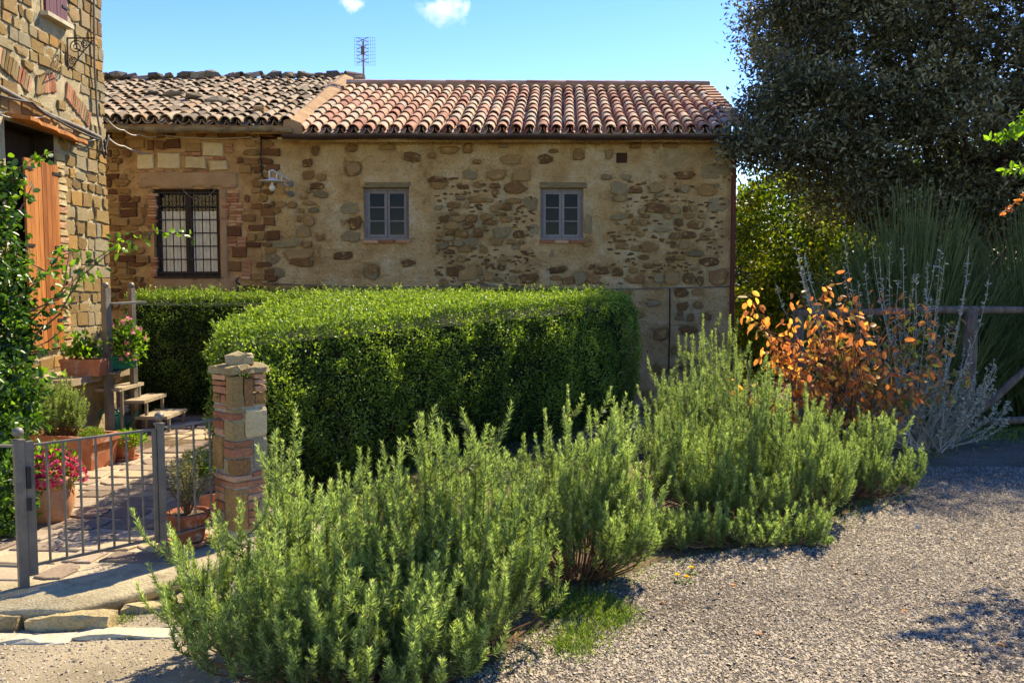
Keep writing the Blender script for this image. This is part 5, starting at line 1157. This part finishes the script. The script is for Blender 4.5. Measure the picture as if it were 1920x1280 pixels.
# ---------------- trees
def tree(name, label, base, trunk_h, tr, blobs, ncl, nl, L, Wd, mat, seed, group=None, cr=.4, cat='tree', limbs=16, trunkmat='bark', lean=(0,0), gap=0.0, tpl='diamond', drop=.0):
    g = np.random.default_rng(seed); base = np.array(base, float); t = thing(name, base, label, cat, group)
    top = base+np.array([lean[0], lean[1], trunk_h]); B = np.array(blobs, float)
    vol = B[:, 3]*B[:, 4]*B[:, 5]; bi = g.choice(len(B), ncl, p=vol**.62/np.sum(vol**.62))
    d = rdir(ncl, g); q = g.uniform(.1, 1.05, ncl)**.42; C = B[bi, :3]+d*q[:, None]*B[bi, 3:6]
    b = MB(); tt = np.linspace(0, 1, 7)[:, None]; TP = base*(1-tt)+top*tt+np.cumsum(g.normal(0, tr*.18, (7, 3)), 0)*np.array([1,1,0]); TP[0] = base-np.array([0,0,.1])
    b.tube(TP, list(tr*np.array([1.35,1.05,.95,.88,.8,.72,.62])), 9)
    tips = []
    for i in range(limbs):
        e = C[g.integers(0, ncl)]; s0 = TP[g.integers(3, 7)]; m_ = s0*.5+e*.5+np.array([0,0,-.1*np.linalg.norm(e-s0)])+g.normal(0, .2, 3)
        tq = np.linspace(0, 1, 7)[:, None]; LP = s0*(1-tq)**2+2*m_*tq*(1-tq)+e*tq**2+g.normal(0, .04, (7, 3)); b.tube(LP, list(np.linspace(tr*.42, tr*.06, 7)), 6); tips.append(LP)
    b.build('trunk', M[trunkmat], t, True)
    b = MB(); TPs = np.concatenate(tips)
    for i in range(0, ncl, 2):
        dd = np.linalg.norm(TPs-C[i], axis=1); s0 = TPs[dd.argmin()]; m_ = (s0+C[i])/2+g.normal(0, .08, 3); b.tube([s0, m_, C[i]], [tr*.09, tr*.06, tr*.02], 3, False)
    tag(b.build('branches', M[trunkmat], t), kind='stuff')
    n = ncl*nl; ci = np.repeat(np.arange(ncl), nl); sz = g.uniform(.6, 1.3, ncl)*cr
    off = g.normal(0, .5, (n, 3))*sz[ci][:, None]*np.array([1,1,.75]); P = C[ci]+off
    D = rdir(n, g)+unit(off)*.6+np.array([0, 0, .15-drop]); br_c = g.uniform(-.32, .32, ncl)  # per-cluster tone: lit and shaded clumps painted into the leaf colour
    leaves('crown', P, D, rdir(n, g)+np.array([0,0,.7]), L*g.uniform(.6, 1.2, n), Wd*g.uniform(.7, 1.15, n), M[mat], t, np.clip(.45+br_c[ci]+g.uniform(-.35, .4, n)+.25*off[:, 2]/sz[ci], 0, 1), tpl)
    return t
tree('holm_oak', 'huge dark evergreen oak overhanging the house corner', (7.9, 15.0, -1.2), 5.0, .22,
     [(6.4,15.2,6.3,2.3,2.4,2.0),(8.6,14.8,6.8,2.8,2.6,2.6),(5.3,14.6,4.5,1.35,1.4,1.0),(10.8,14.6,5.6,2.4,2.4,2.8),(7.6,14.2,4.3,2.1,1.6,.95),(4.15,13.9,4.1,.55,.6,.75),(5.9,14.8,3.3,.9,.9,.6),(6.6,16,7.6,1.8,1.8,1.2),(10.2,15,8.2,2.4,2.2,1.6),(4.85,15,5.9,.9,1,.8),(4.7,14.0,4.4,.85,.8,.8),(5.4,14.1,3.5,1.0,.9,.6),(3.62,13.35,3.95,.3,.3,.4),(5.0,14.8,7.2,.8,.9,.8),(6.8,14.3,2.9,1.2,.9,.6),(9.6,13.7,3.1,1.8,1.2,.8),(8.2,14.0,3.0,1.0,.8,.5),(4.25,14,5.1,.45,.4,.3),(4.5,14.3,6.5,.4,.4,.4)], 2150, 115, .105, .042, 'oak', 11, cr=.36, limbs=26, cat='tree')
tree('yellow_green_tree', 'sunlit yellow-green tree behind the downpipe corner of the house', (6.2, 18.5, -1.6), 3.0, .12, [(6.0,18.5,2.4,1.6,1.4,2.0),(7.6,19,1.6,1.8,1.4,2.2),(5.2,18.2,.8,1.1,1.2,1.6)], 300, 90, .11, .08, 'lime_leaf', 12, cr=.4)
WG = 'woodland trees beyond the log fence'
for i, (x, y, h_, r) in enumerate([(9.5,21,4.5,2.8),(14,19,4.5,3.0),(12.5,25,6,3.6),(18,23,6,4),(8,27,5,3.2),(20,30,7,4.5),(5.5,30,5,3)]):
    tree('woodland_tree', 'shaded green tree in the dense woodland beyond the log fence', (x, y, hz(x, y)), h_*.6, .16, [(x,y,h_*.55-.8,r,r*.8,h_*.55),(x+.8,y-.4,h_*.9-.8,r*.7,r*.7,h_*.4),(x-1,y-.6,h_*.25-.8,r*.7,r*.6,h_*.35)], 230, 75, .17, .11, 'wood_leaf', 40+i, WG, cr=.6)
# off-frame sapling whose sprays hang into the picture
t = tree('young_tree', 'young tree with sparse green and orange sprays over the gravel', (4.75, 6.5, 0), 2.3, .035, [(4.5,6.25,2.75,.62,.55,.75),(4.9,6.4,2.2,.5,.5,.55),(4.0,5.95,2.55,.34,.42,.4)], 75, 22, .07, .034, 'vine', 61, cr=.15, limbs=9, tpl='leaf', trunkmat='twig')
g = np.random.default_rng(3); PT = []; B_ = MB()
for (u0, v0, u1, v1) in ((1960,190,1872,262),(1965,235,1858,262),(1960,335,1878,402),(1970,310,1885,318)):
    a, e = at(u0, v0, 6.3), at(u1, v1, 6.1); B_.tube([a, a.lerp(e, .5)+Vector((0,0,.02)), e], [.006,.004,.002], 4); PT += [np.array(a.lerp(e, f)) for f in np.linspace(.05, 1, 16)]
B_.build('spray', M['twig'], t)
PT = np.repeat(np.array(PT), 3, 0); n = len(PT); low = PT[:, 2] < 2.35
leaves('spray_leaves', PT, rdir(n, g), rdir(n, g), np.where(low, .035, .062), np.where(low, .02, .03), M['vine'], t, g.uniform(.7, 1, n), 'leaf') if False else None
leaves('spray_leaves', PT[~low], rdir((~low).sum(), g), rdir((~low).sum(), g), .062, .03, M['vine'], t, g.uniform(.6, 1, (~low).sum()), 'leaf'); leaves('young_leaves', PT[low], rdir(low.sum(), g), rdir(low.sum(), g), .04, .022, M['autumn'], t, g.uniform(.35, .8, low.sum()), 'leaf')

# ---------------- broom, autumn shrub, silvery shrub
def broom(c, rx, ry, h, n, seed, label):
    g = np.random.default_rng(seed); t = thing('broom_shrub', c, label, 'shrub', 'broom shrubs behind the log fence'); b = MB(); 
    for i in range(n):
        ph = g.uniform(0, 6.28); q = math.sqrt(g.uniform(0, 1)); a = np.array(c)+np.array([math.cos(ph)*q*rx*.3, math.sin(ph)*q*ry*.3, 0]); hh = h*(1-.45*q*q)*g.uniform(.75, 1.1)
        e = np.array(c)+np.array([math.cos(ph)*q*rx, math.sin(ph)*q*ry, hh]); m_ = a*.5+e*.5+np.array([-math.cos(ph)*q*rx*.12, -math.sin(ph)*q*ry*.12, hh*.18])
        tq = np.linspace(0, 1, 6)[:, None]; P = a*(1-tq)**2+2*m_*tq*(1-tq)+e*tq**2; P += np.cumsum(g.normal(0, .012, P.shape), 0); b.tube(P, [.009,.008,.007,.006,.005,.003], 3, False)
        for k in range(3):
            j = g.integers(1, 5); s0 = P[j]; e2 = s0+(P[5]-P[j])*g.uniform(.5, 1)+g.normal(0, .12, 3); b.tube([s0, (s0+e2)/2+g.normal(0, .03, 3), e2], [.006,.005,.0025], 3, False)
    me = b.mesh('stems'); a = me.attributes.new('rnd', 'FLOAT', 'POINT'); a.data.foreach_set('value', np.random.default_rng(1).uniform(0, 1, len(me.vertices)).astype(np.float32)); mobj('stems', me, M['broom'], t)
broom((5.4, 11.6, hz(5.4, 11.6)), 1.7, 1.0, 4.0, 1000, 1, 'tall green broom with fine arching stems behind the orange shrub'); broom((7.4, 11.9, hz(7.4, 11.9)), 1.7, 1.0, 3.8, 900, 2, 'tall green broom with fine arching stems behind the fence rail')
t = thing('autumn_shrub', P2(3.0, 7.9), 'shrub with glowing orange and yellow autumn leaves', 'shrub'); g = np.random.default_rng(8); b = MB(); PT = []; DT = []
c0_ = np.array(P2(3.1, 7.95)); tipsA = [at(u, v, d) for u, v, d in ((1398,548,7.3),(1412,600,7.3),(1425,650,7.3),(1470,580,7.6),(1500,545,7.7),(1540,535,7.8),(1590,530,7.9),(1640,560,8),(1690,550,8),(1720,560,8),(1460,690,7.2),(1380,720,7.4),(1520,640,7.4),(1560,610,7.6),(1600,640,7.7),(1650,620,7.6),(1700,640,7.8),(1750,590,7.9),(1790,610,8),(1820,700,7.7),(1740,720,7.4),(1680,720,7.4),(1620,690,7.3),(1440,620,7.4),(1530,590,7.3),(1570,570,7.5),(1480,640,7.3),(1610,590,7.2),(1660,680,7.2),(1770,660,7.5),(1400,740,7.2),(1500,700,7.1))]
for tp in tipsA:
    e = np.array(tp); a = c0_+np.append(g.normal(0, .08, 2), .0); m_ = a*.5+e*.5+np.array([0,0,.16]); tq = np.linspace(0, 1, 10)[:, None]; P = a*(1-tq)**2+2*m_*tq*(1-tq)+e*tq**2; b.tube(P, list(np.linspace(.011, .003, 10)), 5, False)
    for k in range(44):
        f = g.uniform(.42, 1.0)*8.99; j = int(f); p = P[j]+(P[j+1]-P[j])*(f-j); off = g.normal(0, .05, 3); PT.append(p+off); b.tube([p, p+off], [.002,.001], 3, False); DT.append(off/np.linalg.norm(off)*.6+np.array([0,0,-.6])+g.normal(0,.4,3))
b.build('stems', M['twig'], t); PT = np.array(PT); n = len(PT); 
leaves('leaves', PT, np.array(DT), rdir(n, g)+np.array([0,-.4,.5]), g.uniform(.05, .1, n), g.uniform(.03, .05, n), M['autumn'], t, np.clip(np.interp(PT[:, 0], [2.0, 2.8, 3.8], [.68, .45, .15])+g.normal(0, .27, n), 0, 1), 'leaf')
t = thing('silver_shrub', P2(4.25, 8.8), 'silvery grey shrub with upright pale flower stems', 'shrub'); g = np.random.default_rng(18); b = MB(); PT = []; DT = []
c0_ = np.array(P2(4.2, 8.8))
for i in range(190):
    up = i < 30; a = c0_+np.append(g.normal(0, .15, 2), 0); ph = g.uniform(0, 6.28); q = g.uniform(.2, 1)
    if up: e = np.array(at(g.uniform(1400, 1870), g.uniform(440, 570), g.uniform(8.3, 9.2)))
    else: e = c0_+np.array([math.cos(ph)*q*1.0, math.sin(ph)*q*.6, g.uniform(.5, 1.45)*(1.1-.5*q)])
    m_ = a*.4+e*.6+np.array([(e[0]-a[0])*.25, 0, -.2]); tq = np.linspace(0, 1, 8)[:, None]; P = a*(1-tq)**2+2*m_*tq*(1-tq)+e*tq**2; b.tube(P, list(np.linspace(.006, .002, 8)), 3, False)
    for k in range(44 if up else 40):
        f = (g.uniform(.3, 1)**.7)*6.99; j = int(f); p = P[j]+(P[j+1]-P[j])*(f-j); PT.append(p); DT.append(rdir(1, g)[0]+np.array([0,0,.4]))
b.build('stems', M['pale_twig'], t); PT = np.array(PT); n = len(PT); leaves('leaves', PT, np.array(DT), rdir(n, g), g.uniform(.03, .055, n), .015, M['silver'], t, g.uniform(0, 1, n))
# twiggy dry stems by the house corner
t = thing('dry_stalks', P2(1.9, 8.3), 'thin dry grey stalks leaning against the house wall', 'plant'); b = MB(); g = np.random.default_rng(4)
for (u0, v0, u1, v1) in ((1370,740,1305,590),(1365,735,1310,620),(1350,740,1300,640),(1372,745,1318,600),(1345,745,1330,660),(1375,730,1340,650),(1360,750,1290,700)):
    a, e = at(u0, v0, 8.6), at(u1, v1, 9.0); b.tube([a, a.lerp(e, .5)+Vector((-.05,0,-.04)), e], [.004,.003,.001], 4)
    for k in range(5): p = a.lerp(e, .4+.12*k); b.tube([p, p+Vector(tuple(g.normal(0, .05, 3)))+Vector((0,0,.05))], [.002,.001], 3)
b.build('stalks', M['pale_twig'], t)

# ---------------- log fence
fn = thing('log_fence', gnd(1812, 812), 'rustic fence of weathered round logs beside the gravel', 'fence')
def log(name, pts, r, seed):
    g = random.Random(seed); P = []
    for i in range(len(pts)-1):
        for k in range(6): P.append(Vector(pts[i]).lerp(Vector(pts[i+1]), k/6)+Vector((g.gauss(0,.006), g.gauss(0,.006), g.gauss(0,.006))))
    P.append(Vector(pts[-1])); MB().tube(P, [r*g.uniform(.88, 1.08) for _ in P], 9).build(name, M['weathered'], fn, True)
FB = gnd(1812, 812); zt = at(1812, 584, FB.y).z
log('post', [FB+Vector((0,0,-.1)), V3(FB, zt+.03)], .075, 1); R2 = FB+Vector((1.75, .1, 0)); log('post', [V3(R2, -.1), V3(R2, zt+.03)], .075, 2); log('post', [V3(R2+Vector((1.9,.2,0)), -.3), V3(R2+Vector((1.9,.2,0)), zt)], .075, 7)
log('top_rail', [V3(FB+Vector((-.7,.0,0)), zt+.02), V3(R2+Vector((.2,0,0)), zt+.01)], .045, 3); log('top_rail', [V3(R2+Vector((.2,.02,0)), zt), V3(R2+Vector((2,.2,0)), zt)], .045, 8)
log('bottom_rail', [V3(FB+Vector((.05,-.05,0)), .13), V3(R2, .2)], .045, 4); log('brace', [V3(FB+Vector((.06,-.06,0)), .2), V3(R2+Vector((-.3,-.06,0)), zt+.1)], .04, 5)
log('post', [V3(FB+Vector((-1.9,.1,0)), -.2), V3(FB+Vector((-1.9,.1,0)), zt)], .07, 6); log('top_rail', [V3(FB+Vector((-1.95,.08,0)), zt-.03), V3(FB+Vector((-.65,.0,0)), zt)], .045, 9)

# ---------------- climber by the gate and its reaching branches
t = thing('climbing_plant', (-3.75, 6.2, 0), 'leafy climbing plant at the gate with long reaching branches', 'climber'); g = np.random.default_rng(15); b = MB(); PT = []
spine = [at(8, 1030, 5.6), at(5, 900, 5.9), at(10, 780, 6.3), at(15, 650, 6.6), at(10, 520, 6.8), at(8, 400, 6.9), at(5, 330, 7)]
spine[0].z = 0; b.tube(spine, [.035,.03,.026,.022,.018,.014,.01], 7)
bl = [(0,930,5.6,.16,.3),(10,830,6.0,.14,.24),(25,760,6.3,.22,.26),(28,690,6.5,.22,.26),(25,620,6.6,.24,.28),(20,545,6.7,.22,.26),(10,470,6.8,.2,.3),(5,390,6.9,.17,.3),(15,345,7,.14,.14),(-40,600,6.6,.3,.7),(-40,800,6.2,.25,.6),(-60,420,6.9,.3,.5)]
for (u, v, d, r, rz_) in bl:
    cc_ = np.array(at(u-26 if v < 740 else u, v, d)); n = int(950*r); dd = rdir(n, g)*g.uniform(.25, 1, (n, 1))**.5; PT.append(cc_+dd*np.array([r, r, rz_]))
PT = np.concatenate(PT); PT = PT+g.normal(0, .03, PT.shape); k6 = np.repeat(np.arange(len(PT)), 5); PT = PT[k6]+g.normal(0, .035, (len(k6), 3))
n = len(PT); leaves('leaves', PT, rdir(n, g)+np.array([.2,-.2,-.2]), rdir(n, g)+np.array([.3,-.3,.6]), g.uniform(.035, .07, n), g.uniform(.022, .036, n), M['vine'], t, np.clip(g.normal(.38, .25, n), 0, 1), 'leaf')
PT = []; RRr = []
for path in ([(40,590,6.7),(110,560,6.9),(160,500,7.2),(225,455,7.5),(300,432,7.7),(368,448,7.8)], [(50,640,6.6),(110,590,6.8),(150,520,7),(210,470,7.2),(255,450,7.3)], [(20,350,7),(35,315,7),(60,300,7.1),(105,282,7.2)], [(30,560,6.7),(80,520,6.9),(110,480,7.1),(150,470,7.2)], [(40,660,6.6),(90,640,6.8),(130,610,7)], [(20,420,6.9),(45,380,7),(60,350,7)], [(60,600,6.8),(120,540,7),(130,470,7.1)], [(30,480,6.8),(70,500,7),(105,520,7.1)],[(30,700,6.5),(70,690,6.6),(95,700,6.7)]):
    pts = [at(*p) for p in path]; b.tube(pts, list(np.linspace(.009, .003, len(pts))), 5, False)
    for i in range(len(pts)-1):
        for k in range(11): PT.append(np.array(pts[i].lerp(pts[i+1], g.uniform(0, 1)))+g.normal(0, .04, 3)); RRr.append(np.clip(.35+.5*(i+1)/len(pts)+g.normal(0, .18), 0, 1))
b.build('stems', M['twig'], t); PT = np.array(PT); n = len(PT)
leaves('branch_leaves', PT, rdir(n, g)+np.array([0,0,-.3]), rdir(n, g)+np.array([0,-.5,.3]), g.uniform(.05, .09, n), g.uniform(.034, .056, n), M['vine'], t, np.array(RRr), 'leaf')

# ---------------- low green mat, grass, litter, dandelions
def tufts(name, label, pts, n, L, seed, mat='grass', spread=.1, kind='stuff', flat=.5):
    g = np.random.default_rng(seed); pts = np.array(pts); i = g.integers(0, len(pts), n); P = pts[i]+g.normal(0, 1, (n, 2))*spread; Z = height(P[:, 0], P[:, 1])+.004
    o = leaves(name, np.column_stack([P, Z]), rdir(n, g)*np.array([1,1,.5])+np.array([0,0,flat]), rdir(n, g), L*g.uniform(.5, 1.2, n), L*.1, M[mat], None, g.uniform(0, 1, n), 'diamond'); return tag(o, label, None, None, kind)
mat_pts = [gnd(u, v)[:2] for u, v in ((1060,1150),(1100,1140),(1140,1165),(1090,1190),(1070,1215),(1150,1150),(1040,1120),(1120,1130))]
tufts('green_mat', 'low mat of fine green leaves on the gravel edge', mat_pts, 4200, .05, 1, spread=.07, flat=.7)
ed = [(Xb(y)+.02, y) for y in np.linspace(3.4, 8.6, 40)]
hl = [(HA.x+(HB.x-HA.x)*f_+.77*o_, HA.y+(HB.y-HA.y)*f_-.64*o_) for f_ in np.linspace(.05, .75, 22) for o_ in (.15, .4, .7, 1.0)]
tufts('hedge_foot_shade', 'dark leaves added to stand in for shade at the hedge foot', hl, 14000, .07, 7, 'wood_leaf', .12, flat=.5)  # added leaf strip; its dark colour stands in for shade on the soil
tufts('verge_grass', 'sparse grass along the edge of the gravel', ed, 2600, .045, 2, spread=.09)
tufts('shade_grass', 'short grass in the shade by the log fence', [(x, y) for x in np.linspace(4.2, 8, 14) for y in (9.3, 9.7, 10.1)], 5000, .08, 3, spread=.25)
tufts('kerb_weeds', 'small weeds growing below the concrete edge', [gnd(u, v, -.09)[:2] for u, v in ((230,1165),(320,1150),(240,1160),(340,1130),(150,1160),(312,1158))], 500, .04, 4, spread=.035)
tufts('leaf_litter', 'scattered dead brown leaves under the bushes', [(x+.1, y) for x, y in ed]+[(x-.3, y) for x, y in ed]+[(4.3,8.6),(4.6,9.0),(4,8.4),(5,9.1)], 1500, .04, 5, 'litter', .2, flat=.15)
g = np.random.default_rng(9); lt = []
for u, v in ((1612,1078),(1875,1212),(1880,1215),(1470,980),(1330,1050),(1420,1190),(1700,1150),(1240,1130),(1560,1060),(1380,1100)):
    p = gnd(u, v); o = leaves('fallen_leaf', np.array([[p.x, p.y, .012]]), rdir(1, g)*np.array([1,1,.15]), np.array([[.2,.1,1.]]), .035, .024, M['autumn'], None, np.array([.6]), 'leaf'); tag(o, 'single orange leaf lying on the open gravel', 'leaf', 'fallen leaves on the gravel')
for u, v in ((1270,1078),(1288,1082),(1296,1064)):
    p = gnd(u, v+12); t = thing('dandelion', p, 'small yellow dandelion growing at the gravel edge', 'flower', 'dandelions at the gravel edge'); q = p+Vector((0,0,.04)); MB().tube([p, q], .002, 5).build('stem', M['broom'], t)
    n = 60; d = rdir(n, g); d[:, 2] = np.abs(d[:, 2])*.5; leaves('petals', np.repeat(np.array([list(q)]), n, 0), d, np.repeat([[0,0,1.]], n, 0)+d*.2, .017, .006, M['yellow'], t, g.uniform(0,1,n)); leaves('leaves', np.repeat(np.array([list(p)]), 9, 0)+np.array([0,0,.004]), rdir(9, g)*np.array([1,1,.1])+np.array([0,0,.15]), np.repeat([[0,0,1.]], 9, 0), .06, .014, M['grass'], t, g.uniform(0,.6,9))

# ---------------- clouds: small puffs of real vapour far beyond the roofs
def cloud(u, v, d, rx, rz_, seed, label):
    import bmesh
    c = at(u, v, d); bm = bmesh.new(); bmesh.ops.create_icosphere(bm, subdivisions=3, radius=1); me = bpy.data.meshes.new('cloud'); 
    for q in bm.verts: q.co = (q.co.x*rx, q.co.y*rx*.8, q.co.z*rz_)
    bm.to_mesh(me); bm.free(); m = bpy.data.materials.new('cloud_vapour'); m.use_nodes = True; nt = m.node_tree; nt.nodes.remove(nt.nodes['Principled BSDF'])
    pv = nd(nt, 'ShaderNodeVolumePrincipled'); pv.inputs['Color'].default_value = (.98,.98,.98,1); pv.inputs['Anisotropy'].default_value = .55
    tc = nd(nt, 'ShaderNodeTexCoord'); n_ = noise(nt, tc.outputs['Object'], 2.2/rx, 6, .62, .3)
    va = nd(nt, 'ShaderNodeVectorMath', operation='DIVIDE'); nt.links.new(tc.outputs['Object'], va.inputs[0]); va.inputs[1].default_value = (rx, rx*.8, rz_); ln = nd(nt, 'ShaderNodeVectorMath', operation='LENGTH'); nt.links.new(va.outputs[0], ln.inputs[0])
    f = mth(nt, 'SUBTRACT', mth(nt, 'MULTIPLY', n_, 1.9), mth(nt, 'ADD', mth(nt, 'MULTIPLY', ln.outputs['Value'], .75), .42)); f = mth(nt, 'MULTIPLY', mth(nt, 'MAXIMUM', f, 0), 1.6/rx*1.6)
    nt.links.new(f, pv.inputs['Density']); nt.links.new(pv.outputs[0], nt.nodes['Material Output'].inputs['Volume'])
    o = mobj('cloud', me, m, None, Matrix.Translation(c) @ Matrix.Rotation(seed, 4, 'Z')); tag(o, label, 'cloud')
cloud(832, 18, 700, 26, 15, .4, 'brighter puffy white cloud in the blue sky to the right of the aerial'); cloud(660, 8, 700, 17, 8, 1.7, 'faint wispy white cloud in the blue sky above the aerial')
